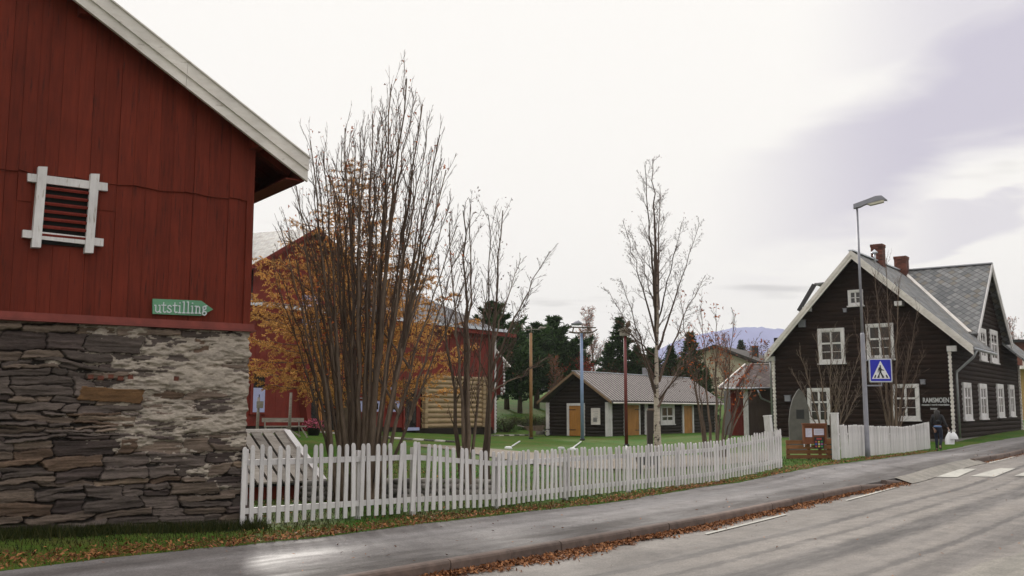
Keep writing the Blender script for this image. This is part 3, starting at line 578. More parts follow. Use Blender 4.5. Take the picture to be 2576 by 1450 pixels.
# ---- stone storey as a carved height field
def vnoise(x, y, seed):
    r = np.random.default_rng(seed); g = r.random((64, 64)); xi = np.floor(x).astype(int); yi = np.floor(y).astype(int); fx_ = x - xi; fy_ = y - yi; fx_ = fx_ * fx_ * (3 - 2 * fx_); fy_ = fy_ * fy_ * (3 - 2 * fy_)
    a = g[xi % 64, yi % 64]; b = g[(xi + 1) % 64, yi % 64]; c = g[xi % 64, (yi + 1) % 64]; d = g[(xi + 1) % 64, (yi + 1) % 64]
    return (a * (1 - fx_) + b * fx_) * (1 - fy_) + (c * (1 - fx_) + d * fx_) * fy_
def fbm(x, y, seed, o=4): return sum(vnoise(x * 2 ** i + i * 7.3, y * 2 ** i + i * 3.1, seed + i) * .5 ** i for i in range(o)) / sum(.5 ** i for i in range(o))
def stonewall(F, wdt, hgt, step, seed, mort, zb=-.3, edge=None):
    r = np.random.default_rng(seed); nx, nz_ = int(wdt / step) + 1, int((hgt - zb) / step) + 1
    A, B = np.meshgrid(np.linspace(0, wdt, nx), np.linspace(zb, hgt, nz_))
    aw = A + (fbm(A * 3, B * 5, seed + 50) - .5) * .26 + (fbm(A * 11, B * 13, seed + 52) - .5) * .05; bw = B + (fbm(A * 1.2, B * 2.0, seed + 60) - .5) * .12 + (fbm(A * 4, B * 5, seed + 70) - .5) * .045 + (fbm(A * 15, B * 19, seed + 72) - .5) * .026
    H_ = np.full(A.shape, -.045); C = np.zeros(A.shape + (3,)); C[:] = (.030, .026, .023)
    z = zb - .1
    while z < hgt + .15:
        big = r.random() < .30; ch = r.uniform(.12, .24) if big else r.uniform(.035, .12); x = -.3 - r.random() * .3
        while x < wdt + .3:
            ln = r.uniform(.22, .75) if big else r.uniform(.14, .8); subs = 1 if (not big or r.random() < .65) else 2
            for q in range(subs):
                za, zb_ = z + ch * q / subs, z + ch * (q + 1) / subs; tilt = r.normal(0, .055); zc = (za + zb_) / 2
                m = (aw > x - .02) & (aw < x + ln + .02) & (bw > za - .05) & (bw < zb_ + .05)
                if not m.any(): continue
                am, bm = aw[m], bw[m] + tilt * (aw[m] - x - ln / 2); rr = min(.5 * (zb_ - za), .022)
                dx = np.minimum(am - x, x + ln - am); dz_ = np.minimum(bm - za, zb_ - bm); d = np.where((dx < rr * 1.4) & (dz_ < rr), rr - np.hypot(np.maximum(rr * 1.4 - dx, 0) / 1.4, np.maximum(rr - dz_, 0)), np.minimum(dx, dz_))
                pr = r.uniform(-.008, .045); k = np.clip((d + .004) / .016, 0, 1); k = k * k * (3 - 2 * k); hh = -.045 + k * (pr + .045)
                lay = fbm(A[m] * 2.2, B[m] * 30, seed + 90 + int(r.integers(5)), 3) - .5; hh = hh + k * (lay * .042 + (fbm(A[m] * 9, B[m] * 14, seed + 5, 3) - .5) * .02)
                u = r.random(); c0 = np.array((.105, .092, .086)) if u < .50 else np.array((.15, .125, .105)) if u < .80 else np.array((.075, .062, .060)) if u < .93 else np.array((.12, .088, .066)) if u < .965 else np.array((.19, .155, .12))
                c0 = c0 * r.uniform(.72, 1.2); cc = c0[None] * (.74 + .9 * (lay + .25))[:, None] * (.7 + .6 * fbm(A[m] * 4, B[m] * 8, seed + 33, 3))[:, None]
                better = (hh > H_[m]) & (k > 0.02); idx = np.where(m); ii = (idx[0][better], idx[1][better]); H_[ii] = hh[better]; C[ii] = np.clip(cc[better] * (1.0, .90, .85), .008, 1) * (.35 + .65 * k[better])[:, None]
            x += ln
        z += ch
    mk = mort(A, B) + (fbm(A * 2.0, B * 5, seed + 11, 4) - .5) * 1.7 + (fbm(A * 8, B * 26, seed + 12, 3) - .5) * 1.0
    lev = -.045 + np.clip(mk, -.3, 1) * .115 + (fbm(A * 14, B * 22, seed + 14, 3) - .5) * .026
    mm = (lev > H_) & (mk > -.25); mc = np.array((.33, .285, .24))[None] * (.62 + .75 * fbm(A[mm] * 6, B[mm] * 12, seed + 21, 4))[:, None]; H_[mm] = lev[mm]; C[mm] = mc
    # a short course of broken bricks and one rusty block
    for bx in (1.50, 1.62, 1.74, 1.86, .93, 1.98):
        q = (np.abs(A - bx) < .035) & (np.abs(B - 2.02 - .01 * math.sin(bx * 30)) < .028); H_[q] = .03; C[q] = (.14, .05, .035)
    q = (np.abs(A - 1.72 + .2 * (B - 1.8)) < .36 + .05 * fbm(B * 20, A, 5)) & (np.abs(B - 1.80 - .05 * (A - 1.7)) < .085 + .02 * (fbm(A * 6, B, 9) - .5))
    if seed == 3: H_[q] = .045 + (fbm(A[q] * 3, B[q] * 30, 71, 3) - .5) * .02; C[q] = np.array((.13, .07, .032))[None] * (.5 + 1.0 * fbm(A[q] * 4, B[q] * 18, 72, 4))[:, None]
    A2 = A + (edge(B) if edge is not None else 0) * np.clip(1 - A / .35, 0, 1)
    P = F.o[None, None] + F.ex[None, None] * A2[..., None] + UP * B[..., None] + F.n * H_[..., None]
    return P, np.concatenate([C, np.ones(C.shape[:2] + (1,))], -1)
def stonemat():
    m, t, b = newmat('schist_wall'); c = attr(t, 'Col').outputs['Color']; v = nd(t, 'ShaderNodeTexCoord').outputs['Object']; n = noise(t, mapping(t, v, (1, 1, 4)), 22, 5, .7)
    t.links.new(mixc(t, 1., c, rng(t, n, .3, .7, .7, 1.3), 'MULTIPLY'), b.inputs['Base Color']); b.inputs['Roughness'].default_value = .85; b.inputs['Specular IOR Level'].default_value = .25; bump(t, b, n, .5, .01); return m
M['schist'] = stonemat()
mort = lambda A, B: np.clip(1.02 - A / 2.7, -.2, .75) * np.clip((B - .62) / .9, -.6, 1) * 1.15 - np.clip((A - 1.2) * .5, 0, 1) * np.clip(1 - (B - 1.2) * .8, 0, 1) - np.clip((B - 2.5) * 2, 0, .5) * .3 - np.clip(A - 1.7, 0, 2) * .42 - .06
edg = lambda B: -.03 - .05 * (B < .52) - .04 * np.clip(1 - B, 0, 1) + (fbm(B * 11, B * 0 + .5, 5, 3) - .5) * .10
P_, Cc = stonewall(FB, 6.2, GE, .0095, 3, mort, edge=edg)
mb = MB(); mb.grid(P_[:, ::-1]); mb.build('stone_wall', M['schist'], barn, col=Cc[:, ::-1].reshape(-1, 4))
fs2 = Fr(FB.p(-.02, 0, 0), -BN, BD); P_, Cc = stonewall(fs2, 5, GE, .03, 8, lambda A, B: .3 + A * 0, edge=lambda B: edg(B) * 0)
P_[:, 0] = FB.o[None] + FB.ex[None] * (edg(np.linspace(-.3, GE, P_.shape[0])))[:, None] + UP * np.linspace(-.3, GE, P_.shape[0])[:, None]
mb = MB(); mb.grid(P_); mb.build('stone_side', M['schist'], barn, col=Cc.reshape(-1, 4))
mb = MB(); mb.prism(FB, [(5.9, -.3), (2 * RA, -.3), (2 * RA, GE), (5.9, GE)], -12, -.03, .4); mb.prism(FB, [(.3, -.3), (5.9, -.3), (5.9, GE), (.3, GE)], -11.9, -.3, .4); mb.build('stone_core', M['stone'], barn)
# ---- arrow sign
sg = thing('arrow_sign', FB.p(.9, 2.9, .05), 'green arrow shaped wooden sign reading utstilling on the red barn boards', 'sign')
sp_ = [FB.px(*p, c=.07) for p in ((384, 790), (384, 752), (506, 757), (536, 779), (505, 795))]
mb = MB(); mb.prism(FB, sp_, .045, .075); mb.build('sign_board', wood('sign_green', (.10, .26, .15), (.15, .33, .20), .6, (1.5, 1.5, 8), .1), sg)
GL = {  # hand painted serif letters as strokes in a unit box: x 0..1, y 0..1 (x height .62)
 'u': (.62, [[(0, .6), (.14, .6), (.14, .12), (.3, .0), (.5, .1), (.55, .2)], [(.42, .6), (.56, .6), (.56, .02), (.68, .0)]]),
 't': (.45, [[(.2, .86), (.2, .12), (.32, .0), (.46, .06)], [(0, .62), (.44, .62)]]),
 's': (.5, [[(.46, .5), (.3, .62), (.1, .55), (.1, .4), (.4, .24), (.46, .1), (.3, 0), (.05, .06), (.03, .16)]]),
 'i': (.34, [[(.04, .6), (.17, .6), (.17, .0)], [(.03, 0), (.31, 0)], [(.14, .86), (.2, .86)]]),
 'l': (.34, [[(.04, .95), (.17, .95), (.17, 0)], [(.03, 0), (.31, 0)]]),
 'n': (.66, [[(0, .6), (.14, .6), (.14, 0)], [(.03, 0), (.25, 0)], [(.14, .48), (.32, .6), (.48, .52), (.5, .4), (.5, 0)], [(.4, 0), (.62, 0)]]),
 'g': (.5, [[(.24, .62), (.08, .52), (.08, .4), (.24, .3), (.4, .4), (.4, .52), (.24, .62), (.5, .66)], [(.14, .3), (.1, .18), (.4, .12), (.46, -.04), (.3, -.16), (.08, -.12), (.04, .02), (.14, .14)]])}
def stroke_text(F, text, a_left, base, dirx, hgt, c, name, mat, parent, w=.1, space=.1, wx=1., slope=0.):
    mb = MB(); x = 0
    for ch in text:
        adv, st = GL[ch]
        for pl_ in st:
            for p, q in zip(pl_[:-1], pl_[1:]):
                dx, dy = q[0] - p[0], q[1] - p[1]; l = math.hypot(dx, dy) or 1; nx_, ny = -dy / l * w / 2, dx / l * w / 2; ex_, ey = dx / l * w * .3, dy / l * w * .3
                vs = [(p[0] - ex_ + nx_, p[1] - ey + ny), (p[0] - ex_ - nx_, p[1] - ey - ny), (q[0] + ex_ - nx_, q[1] + ey - ny), (q[0] + ex_ + nx_, q[1] + ey + ny)]
                mb.prism(F, [(a_left + dirx * (x + vx_) * hgt * wx, base + vy_ * hgt + slope * (x + vx_) * hgt) for vx_, vy_ in vs], c, c + .003 + .0004 * len(mb.v))
        x += adv + space
    return mb.build(name, mat, parent), x
lm = plain('letter_white', (.55, .60, .62), .6)
totw = sum(GL[c][0] + .1 for c in 'utstilling'); a_l = FB.px(388, 780, c=.075)[0]; a_r = FB.px(521, 785, c=.075)[0]
b_l = FB.px(388, 786, c=.075)[1]; b_r = FB.px(521, 789, c=.075)[1]; hh = .150
stroke_text(FB, 'utstilling', a_l, b_l, -1, hh, .0765, 'lettering', lm, sg, wx=(a_l - a_r) / (totw * hh), slope=(b_r - b_l) / (totw * hh))
# ------------------------------------------------------------ picket fences
def picket_mesh(name, h, w, t, rounded=True, tint=.5):
    F = Fr((0, 0, 0), (1, 0, 0), (0, -1, 0)); mb = MB(); hw = w / 2
    topp = [(hw, h - .045), (hw * .8, h - .02), (hw * .35, h - .002), (-hw * .35, h - .002), (-hw * .8, h - .02), (-hw, h - .045)] if rounded else [(hw, h - .05), (hw * .2, h), (-hw * .2, h), (-hw, h - .05)]
    mb.prism(F, [(-hw, -.0), (hw, -.0)] + topp, -t / 2, t / 2, tint); o = mb.build(name, M['white'], off=(0, 0, 0)); m = o.data; bpy.data.objects.remove(o); return m
def fence(name, label, runs, spacing, w, railz, postat, back=-.05, limit=100, rounded=True, zoff=.05):
    root = thing(name, onG(runs[0][0]), label, 'fence'); ro = np.array(root.location); cnt = 0; extra = MB(); mids = [picket_mesh('picket', 1.0, w * k, .022, rounded, q) for k, q in ((1, .5), (.94, .1), (1.05, .9), (1, .3), (.97, .75))]; acc = 0
    for ri, (p, q, ha, hb) in enumerate(runs):
        p = np.array(p[:2]); q = np.array(q[:2]); d = q - p; ln = np.hypot(*d); d /= ln; nrm = np.array([d[1], -d[0]]); s = acc; F = Fr((p[0], p[1], 0), (d[0], d[1], 0), (nrm[0], nrm[1], 0))
        hh = lambda s_: ha + (hb - ha) * s_ / ln
        zz_ = lambda s_: gz(*(p + d * min(max(s_, 0), ln)))
        while s < ln - .02:
            x = p + d * s; z = zz_(s) + zoff + rnd.uniform(-.012, .012); h = hh(s) + rnd.uniform(-.012, .012)
            if cnt < limit:
                o = bpy.data.objects.new('picket', rnd.choice(mids)); COL.objects.link(o); o.parent = root; o.location = (x[0] + nrm[0] * .012 - ro[0], x[1] + nrm[1] * .012 - ro[1], z - ro[2]); o.scale = (1, 1, h)
                o.rotation_euler = (rnd.gauss(0, .01), rnd.gauss(0, .02), math.atan2(d[1], d[0]))
            else: extra.box(Fr((x[0], x[1], z), (d[0], d[1], 0), (nrm[0], nrm[1], 0)), -w / 2, w / 2, 0, h - .03, .001, .023); extra.box(Fr((x[0], x[1], z), (d[0], d[1], 0), (nrm[0], nrm[1], 0)), -w / 3, w / 3, h - .03, h, .003, .021)
            cnt += 1; s += spacing * rnd.uniform(.95, 1.05)
        acc = s - ln
        for rz in railz:
            m = MB(); n = max(1, int(ln / 1.5)); 
            for k in range(n):
                a, b = ln * k / n + .002, ln * (k + 1) / n - .002; za, zb = zz_(a) + rz * hh(a) + zoff, zz_(b) + rz * hh(b) + zoff; rh = .078 if name == 'picket_fence' else .055
                vs = [F.p(aa, z_ + e, c) for aa, z_ in ((a, za), (b, zb)) for e in (-rh / 2, rh / 2) for c in (-.04, -.001)]
                m.add(vs, [(0, 1, 3, 2), (4, 6, 7, 5), (0, 4, 5, 1), (2, 3, 7, 6), (0, 2, 6, 4), (1, 5, 7, 3)], rnd.random())
            m.build('rail', M['white'], root)
    for (ri, s, ex) in postat:
        p, q, ha, hb = runs[ri]; p = np.array(p[:2]); q = np.array(q[:2]); d = (q - p) / np.hypot(*(q - p)); ln = np.hypot(*(q - p)); s = s * ln; x = p + d * s; nrm = np.array([d[1], -d[0]]); F = Fr((x[0], x[1], gz(*x)), (d[0], d[1], 0), (nrm[0], nrm[1], 0)); m = MB()
        m.box(F, -.035, .035, -.25, (ha + (hb - ha) * s / ln) * ex + zoff, -.115, -.042, rnd.random()); m.build('post', M['white'], root)
    if extra.f: o = extra.build('picket', M['white'], root); o['kind'] = 'stuff'; o['label'] = 'the far run of narrow white pickets'
    return root
fa = at(608, 1318, 13.45); fb = ga(1041, 1296); fc = ga(1248, 1281); fd = ga(1585, 1240); fe = ga(1804, 1214); ff = at(1969, 1180, 24.6)
fence('picket_fence', 'long white picket fence with round topped pickets between the stone wall and the pavement', [(fa, fb, 1.04, 1.04), (fb, fc, 1.04, .86), (fc, fd, .86, .84), (fd, fe, .84, .86), (fe, ff, .86, .93)], .131, .060, (.17, .78), [(0, .02, .95), (0, .66, .9), (1, .02, .92), (2, .02, .9), (2, .5, .9), (3, .02, .9), (3, .55, .9), (4, .05, .9), (4, .6, .9), (4, .99, .95)])
# the second white fence: tall sagging palings with a square gate post
ga_, gb_, gc_ = at(2117, 1155, 28.2), at(2205, 1149, 31.6), at(2340, 1129, 38.4)
g1 = ga_ + (gb_ - ga_) * .5
fence('paling_fence', 'close boarded white paling fence with a sagging top in front of the dark log house', [(ga_, gb_, .93, .90), (gb_, gb_ + (gc_ - gb_) * .5, .90, .87), (gb_ + (gc_ - gb_) * .5, gc_, .87, 1.0)], .118, .10, (.3, .72), [(0, .35, .9), (1, .02, .9), (2, .0, .9), (2, .98, .98)], rounded=True, zoff=.03)
def gatepost(p, w, h, label, lean=0.):
    F = Fr((p[0], p[1], gz(p[0], p[1]) - .1), HD, (.809, -.588, 0)); mb = MB(); mb.box(F, -w / 2, w / 2, 0, h + .1, -w / 2, w / 2); mb.box(F, -w / 2 - .012, w / 2 + .012, h + .1, h + .13, -w / 2 - .012, w / 2 + .012)
    o = mb.build('gate_post', M['white'], off=None); o.rotation_euler = (0, lean, 0); return tag(o, label, 'gate post', 'gate posts')
gatepost(at(2104, 1158, 27.9), .17, 1.27, 'tall square white gate post at the near end of the paling fence')
gatepost(at(1942, 1135, 27.5), .17, 1.22, 'leaning white gate post behind the end of the picket fence', -.07)

# ------------------------------------------------------------ dark log house
HC = at(2403, 1110, 43); HF = Fr((HC[0], HC[1], 0), UD, -HD); HS = Fr((HC[0], HC[1], 0), HD, -UD)
house = thing('log_house', (HC[0], HC[1], gz(HC[0], HC[1])), 'dark tarred log house with white windows, slate roof and two brick chimneys at the right', 'house')
Wd, Dp, EZ, RG = 7.95, 16.0, 4.32, 8.48; EZl = 4.1
OVH = .5; er = HF.px(2448, 872, c=OVH); el = HF.px(1924, 893, c=OVH); rr = HF.px(2141, 632, c=OVH)
rzR = lambda a: er[1] + (a - er[0]) * (rr[1] - er[1]) / (rr[0] - er[0]) - .16
rzL = lambda a: el[1] + (a - el[0]) * (rr[1] - el[1]) / (rr[0] - el[0]) - .16
EZ, EZl, RG = rzR(0), rzL(Wd), rr[1] - .2
def flim(z):
    if z <= min(EZl, EZ): return (0, Wd)
    k = (z - EZ) / (RG - EZ); l = max(0, rr[0] * k); k2 = (z - EZl) / (RG - EZl); return (l, Wd - (Wd - rr[0]) * max(0, k2))
mb = MB(); log_rows(mb, HF, .40, RG, flim, .215, .035); mb.build('gable_wall', M['log'], house)
mb = MB(); log_rows(mb, HS, .42, EZ + .02, lambda z: (0, Dp), .215, .05, tj=.4); mb.build('side_wall', M['log'], house)
mb = MB(); mb.box(HF, 0, Wd, -.3, .41, -2, .03); mb.box(HS, -.0, Dp, -.3, .43, -2, .035); mb.build('foundation', M['concrete'], house)
mb = MB(); mb.box(HF, .02, Wd - .02, .2, EZ, -Dp, -.06); mb.prism(HF, [(.02, EZ), (Wd - .02, EZl), (rr[0], RG - .05)], -Dp, -.04); mb.build('inner_wall', M['log'], house)
# white painted log ends at the corners
for F, a in ((HF, .02), (HF, Wd - .02), (HS, Dp)):
    mb = MB(); z = .5; mb.box(F, a - .045, a + .045, .45, 4.1, .03, .09, .4)
    while z < 4.05: mb.prism(F, [(a + .075 * math.cos(t), z + .09 + .082 * math.sin(t)) for t in np.linspace(.5, .5 + 2 * math.pi, 9)[:-1]], .03, .13, rnd.random()); z += .175
    mb.build('log_end', M['rake'], house)
for q_ in ((-.28, .10, 4.16, 4.40), (Wd - .1, Wd + .3, 3.98, 4.2)): mb = MB(); mb.box(HF, *q_, .05, .2); mb.build('purlin_end', M['white'], house)
for aa in (1.98, 6.15): z = 6.35; mb = MB(); mb.box(HF, aa - .16, aa + .16, z - .1, z + .1, .02, .42); mb.build('purlin_end', M['white'], house)
# roof planes of the main house
Pr = lambda a, z, c: HF.p(a, z, c)
mb = MB(); gp = HS.px(2491, 662, c=.45); gl = HS.px(2463, 831, c=.45); gr_ = HS.px(2548, 850, c=.45)
ca = (gl[0] + gr_[0]) / 2; ca = gp[0] * .5 + ca * .5; hw_ = (gr_[0] - gl[0]) / 2; A0, A1 = ca - hw_ + .55, ca + hw_ - .55
em = (er[0] + 1.5, er[1] + 1.5 * (rr[1] - er[1]) / (rr[0] - er[0]))
slab(mb, Pr(er[0], er[1], OVH), Pr(er[0], er[1], -A0), Pr(rr[0], rr[1], -A0), Pr(rr[0], rr[1], OVH), .09); slab(mb, Pr(em[0], em[1], -A0 - .003), Pr(em[0], em[1], -A1 + .003), Pr(rr[0], rr[1], -A1 + .003), Pr(rr[0], rr[1], -A0 - .003), .09); slab(mb, Pr(er[0], er[1], -A1), Pr(er[0], er[1], -Dp - .5), Pr(rr[0], rr[1], -Dp - .5), Pr(rr[0], rr[1], -A1), .09)
slab(mb, Pr(el[0], el[1], -Dp - .5), Pr(el[0], el[1], OVH), Pr(rr[0], rr[1], OVH), Pr(rr[0], rr[1], -Dp - .5), .09); mb.build('roof', M['slate'], house)
def rake(F, e, r, c, parent, mat='rake', wd=.17, flip=1, name='rake_board'):
    mb = MB()
    for dz0, dz1, c0, c1 in ((-.19, .03, c + .001, c + .05), (-.36, -.17, c - .03, c + .02)):
        mb.prism(F, [(e[0], e[1] + dz0), (r[0], r[1] + dz0), (r[0], r[1] + dz1), (e[0], e[1] + dz1)], c0, c1)
    return mb.build(name, M[mat], parent)
rake(HF, er, rr, OVH, house); rake(HF, el, rr, OVH, house)
mb = MB(); mb.beam(Pr(rr[0], rr[1] + .03, OVH + .05), Pr(rr[0], rr[1] + .03, -Dp - .5), .24, .06); mb.build('ridge_cap', M['zinc'], house)
for c0_, c1_ in ((OVH - .05, -A0), (-A1, -Dp)): gut = MB(); gut.tube([Pr(er[0] - .05, er[1] - .1, c0_), Pr(er[0] - .05, er[1] - .12, c1_)], .07, 8); gut.build('gutter', M['metal'], house)
dp_ = MB(); dp_.tube([Pr(er[0] - .05, er[1] - .14, .1), Pr(er[0] + .1, er[1] - .42, .02), Pr(-.20, 3.3, -.12), Pr(-.17, 3.1, -.14), Pr(-.17, .45, -.14)], .055, 8); dp_.build('drainpipe', M['metal'], house)
dp_ = MB(); dp_.tube([Pr(el[0] - .1, el[1] - .1, .1), Pr(Wd + .16, 3.5, -.0), Pr(Wd + .16, .4, .0)], .045, 7); dp_.build('drainpipe', M['metal'], house)
# cross wing with its gable towards the road
gp = HS.px(2491, 662, c=.45); gl = HS.px(2463, 831, c=.45); gr_ = HS.px(2548, 850, c=.45)
ca = (gl[0] + gr_[0]) / 2; ca = gp[0] * .5 + ca * .5; hw_ = (gr_[0] - gl[0]) / 2; rz_ = gp[1]; ez_ = (gl[1] + gr_[1]) / 2 - .25
A0, A1 = ca - hw_ + .55, ca + hw_ - .55
def wl_(z): k = max(0, (z - ez_ - .25) / (rz_ - ez_ - .2)); return (A0 + (ca - A0) * min(k, .98), A1 - (A1 - ca) * min(k, .98))
mb = MB(); log_rows(mb, Fr(HS.p(0, 0, .02), HS.ex, HS.n), EZ - .02, rz_ - .25, wl_, .215, .06); mb.build('wing_gable', M['log'], house)
mb = MB(); mb.box(HS, A0 + .02, A1 - .02, EZ - .3, ez_ + .2, -3.5, 0.0); mb.build('wing_wall', M['log'], house)
Sw = lambda a, z, c: HS.p(a, z, c)
mb = MB(); e0, e1 = ca - hw_, ca + hw_
slab(mb, Sw(e0, ez_, .45), Sw(e0, ez_, -5.2), Sw(ca, rz_, -5.2), Sw(ca, rz_, .45), .08); slab(mb, Sw(e1, ez_, -5.2), Sw(e1, ez_, .45), Sw(ca, rz_, .45), Sw(ca, rz_, -5.2), .08); mb.build('wing_roof', M['slate'], house)
rake(HS, (e0, ez_), (ca, rz_), .45, house, 'white'); rake(HS, (e1, ez_), (ca, rz_), .45, house, 'white')
mb = MB(); mb.beam(Sw(ca, rz_ + .03, .5), Sw(ca, rz_ + .03, -4.2), .22, .06); mb.build('ridge_cap', M['metal'], house)
# valley flashing where the wing meets the main slope
sl_ = (rr[1] - er[1]) / (rr[0] - er[0]); 
def mainz(c): return er[1] + (-(c) - er[0]) * sl_                    # c is measured from the side wall outwards: a = -c in the front frame
cc_e = -(er[0] + (ez_ - er[1]) / sl_); cc_r = -(er[0] + (min(rz_, rr[1] - .05) - er[1]) / sl_)
mb = MB(); mb.beam(Sw(e0, ez_ + .03, cc_e) + UP * .05, Sw(ca, rz_ - .0, cc_r) + UP * .03, .2, .05); mb.build('valley_flashing', M['rake'], house)
# ridge chimneys and vent
chimney(HF, rr[0] - .05, -3.6, rr[1] - .5, HF.px(2200, 618, c=-3.6)[1], house); chimney(HF, rr[0] - .1, -7.6, rr[1] - .6, HF.px(2273, 645, c=-7.6)[1], house, .6)
mb = MB(); vp = Pr(rr[0] - .25, rr[1] - .2, -2.3); mb.tube([vp, vp + UP * .45], .06, 8); mb.tube([vp + UP * .45, vp + UP * .47, vp + UP * .62], [.17, .17, .01], 8); mb.build('vent', M['zinc'], house)
# dormer hint on the far slope
dl = HF.px(2044, 713, c=-6.5); mb = MB(); d0 = HF.px(2020, 775, c=-6.5)
slab(mb, Pr(dl[0] - .1, dl[1], -6.5), Pr(dl[0] - .1, dl[1], -9.5), Pr(dl[0] - 2.5, dl[1] + .05, -9.5), Pr(dl[0] - 2.5, dl[1] + .05, -6.5), .1); mb.prism(HF, [(dl[0], dl[1] - .02), (dl[0] + .9, dl[1] - 1.4), (dl[0] + .75, dl[1] - 1.5), (dl[0] - .2, dl[1] - .1)], -6.6, -6.45); mb.build('back_dormer', M['slate'], house)
# windows: front then side
def wpxF(F, c0, c1, c=.06, **k): a0, z0 = F.px(*c0, c=c); a1, z1 = F.px(*c1, c=c); window(F, min(a0, a1), max(a0, a1), min(z0, z1), max(z0, z1), house, off=.085, **k)
wpxF(HF, (2057, 828), (2127, 913), trans=.58); wpxF(HF, (2178, 816), (2251, 903), trans=.58); wpxF(HF, (2031, 977), (2092, 1066), trans=.62); wpxF(HF, (2243, 967), (2316, 1057), trans=.62)
wpxF(HF, (2133, 731), (2172, 768), trans=None, bars=1, trim=.10)
for c0, c1 in (((2420, 962), (2445, 1056)), ((2461, 965), (2484, 1053)), ((2506, 966), (2526, 1049)), ((2536, 968), (2553, 1047))): wpxF(HS, c0, c1, trans=.62, glass=M['cglass'], trim=.2)
for c0, c1 in (((2463, 824), (2484, 909)), ((2490, 828), (2513, 915))): wpxF(HS, c0, c1, c=.1, trans=.6, glass=M['cglass'], trim=.2)
# small boxes on the gable wall
for px_, py_, s_ in ((1982, 1003, .13), (2018, 815, .16), (2126, 782, .07), (2322, 962, .09)):
    a, z = HF.px(px_, py_, c=.08); mb = MB(); mb.box(HF, a - s_, a + s_, z - s_, z + s_, .03, .16, .5); mb.box(HF, a - s_ - .02, a + s_ + .02, z + s_, z + s_ + .03, .03, .19, .5); mb.build('wall_box', M['lampgrey'], house)
# lettering on the house corner
def fonttext(body, F, pa, pb, mat, parent, name='lettering', bold=.0, c=.12):
    a0, z0 = F.px(*pa, c=c); a1, z1 = F.px(*pb, c=c); cu = bpy.data.curves.new(name, 'FONT'); cu.body = body; cu.extrude = .006; cu.offset = bold; cu.align_x = 'CENTER'; cu.size = 1
    o = bpy.data.objects.new(name, cu); COL.objects.link(o); bpy.context.view_layer.update(); w = o.dimensions.x; hgt = max(o.dimensions.y, .01)
    sx_ = abs(a1 - a0) / w; sy = abs(z1 - z0) / hgt; right = -F.ex if np.cross(-F.ex, UP) @ F.n > 0 else F.ex
    Mx = Matrix(((right[0], 0, F.n[0]), (right[1], 0, F.n[1]), (0, 1, 0))); cen = F.p((a0 + a1) / 2, min(z0, z1), c)
    m4 = Mx.to_4x4() @ Matrix.Diagonal((sx_, sy, 1, 1)); m4.translation = Vector(cen)
    me = bpy.data.meshes.new_from_object(o); bpy.data.objects.remove(o); q = bpy.data.objects.new(name, me); COL.objects.link(q); me.materials.append(mat)
    q.parent = parent; m4.translation = Vector(cen) - Vector([float(v) for v in parent.location]); q.matrix_local = m4; return q
lt = thing('house_lettering', HF.p(.7, 2.1, .1), 'white blackletter name RAMSMOEN with two smaller lines on the dark log wall', 'lettering')
fonttext('RAMSMOEN', HF, (2322, 1013), (2387, 1000), M['white2'], lt, bold=.02, c=.1)
fonttext('museet i nord-østerdalen', HF, (2319, 1021), (2388, 1015), M['white2'], lt, bold=.015, c=.1)
fonttext('kontor', HF, (2341, 1031), (2358, 1025), M['white2'], lt, bold=.015, c=.1)
# climbing the wall: bare vine twigs behind the trees come with the trees below
# ------------------------------------------------------------ red museum building
RC = at(1243, 1093, 60); RF = Fr((RC[0], RC[1], 0), -HD, -UD)          # a runs from the far right corner back towards the viewer's left
red = thing('museum_building', (RC[0], RC[1], .2), 'long red museum building with slate roof and pale log bay behind the golden larch', 'building')
EW = RF.px(1243, 841)[1]; EB = .15
gb = lambda a: gz(*(RF.p(a, 0)[:2])) + .25
LB0, LB1 = RF.px(1226, 1000)[0], RF.px(1058, 1000)[0]
mb = MB(); vboards(mb, RF, 0, LB0, lambda a: gb(a), lambda a: EW, .2, .15); vboards(mb, RF, LB0, LB1, lambda a: 3.6, lambda a: EW, .2, .15)
vboards(mb, RF, LB1, 26, lambda a: gb(a), lambda a: EW, .2, .15); mb.build('wall', M['red'], red)
mb = MB(); mb.box(RF, -.02, 26, -.4, .62, -8, -.02); mb.box(RF, 0, 26, .6, EW - .05, -8, -.03); mb.box(RF, 8.4, 26, -.4, 1.4, -8, -.01); mb.build('foundation', M['shedlog'], red)
mb = MB(); mb.box(RF, LB0 - .3, LB1 + .5, -.2, gb(3) + .12, -.05, .16); mb.build('log_sill', M['shedlog'], red)
mb = MB(); log_rows(mb, Fr(RF.p(0, 0, .03), RF.ex, RF.n), gb(3) + .12, 3.6, lambda z: (LB0, LB1), .27, .11, tj=.6); mb.build('log_bay', M['yellog'], red)
for a in (LB0 + .15, LB1 - .18, LB0 + .55):
    mb = MB(); z = gb(3) + .15
    while z < 3.4: mb.box(RF, a - .12, a + .12, z, z + .23, .05, .30 if a != LB0 + .55 else .22, rnd.random()); z += .27
    mb.build('log_end', M['yellog'], red)
mb = MB(); mb.box(RF, -.12, .02, .3, EW, -.1, .06); mb.build('corner_board', M['white'], red)
zr = 9.35; RD_ = 4.6
def Rr(a, z, c): return RF.p(a, z, c)
mb = MB(); slab(mb, Rr(-.3, EW + .12, .5), Rr(26, EW + .12, .5), Rr(26, zr + .25, -RD_), Rr(4.6, zr + .0, -RD_), .12)
mb.add([Rr(-.3, EW + .12, .5), Rr(4.6, zr, -RD_), Rr(-.3, EW + .12, -8.5)], [(0, 1, 2)], .5, [(0, 0), (4.9, 5), (9, 0)])
slab(mb, Rr(26, EW, -9), Rr(-.3, EW, -9), Rr(4.6, zr, -RD_), Rr(26, zr + .25, -RD_), .1); mb.build('roof', M['slateside'], red)
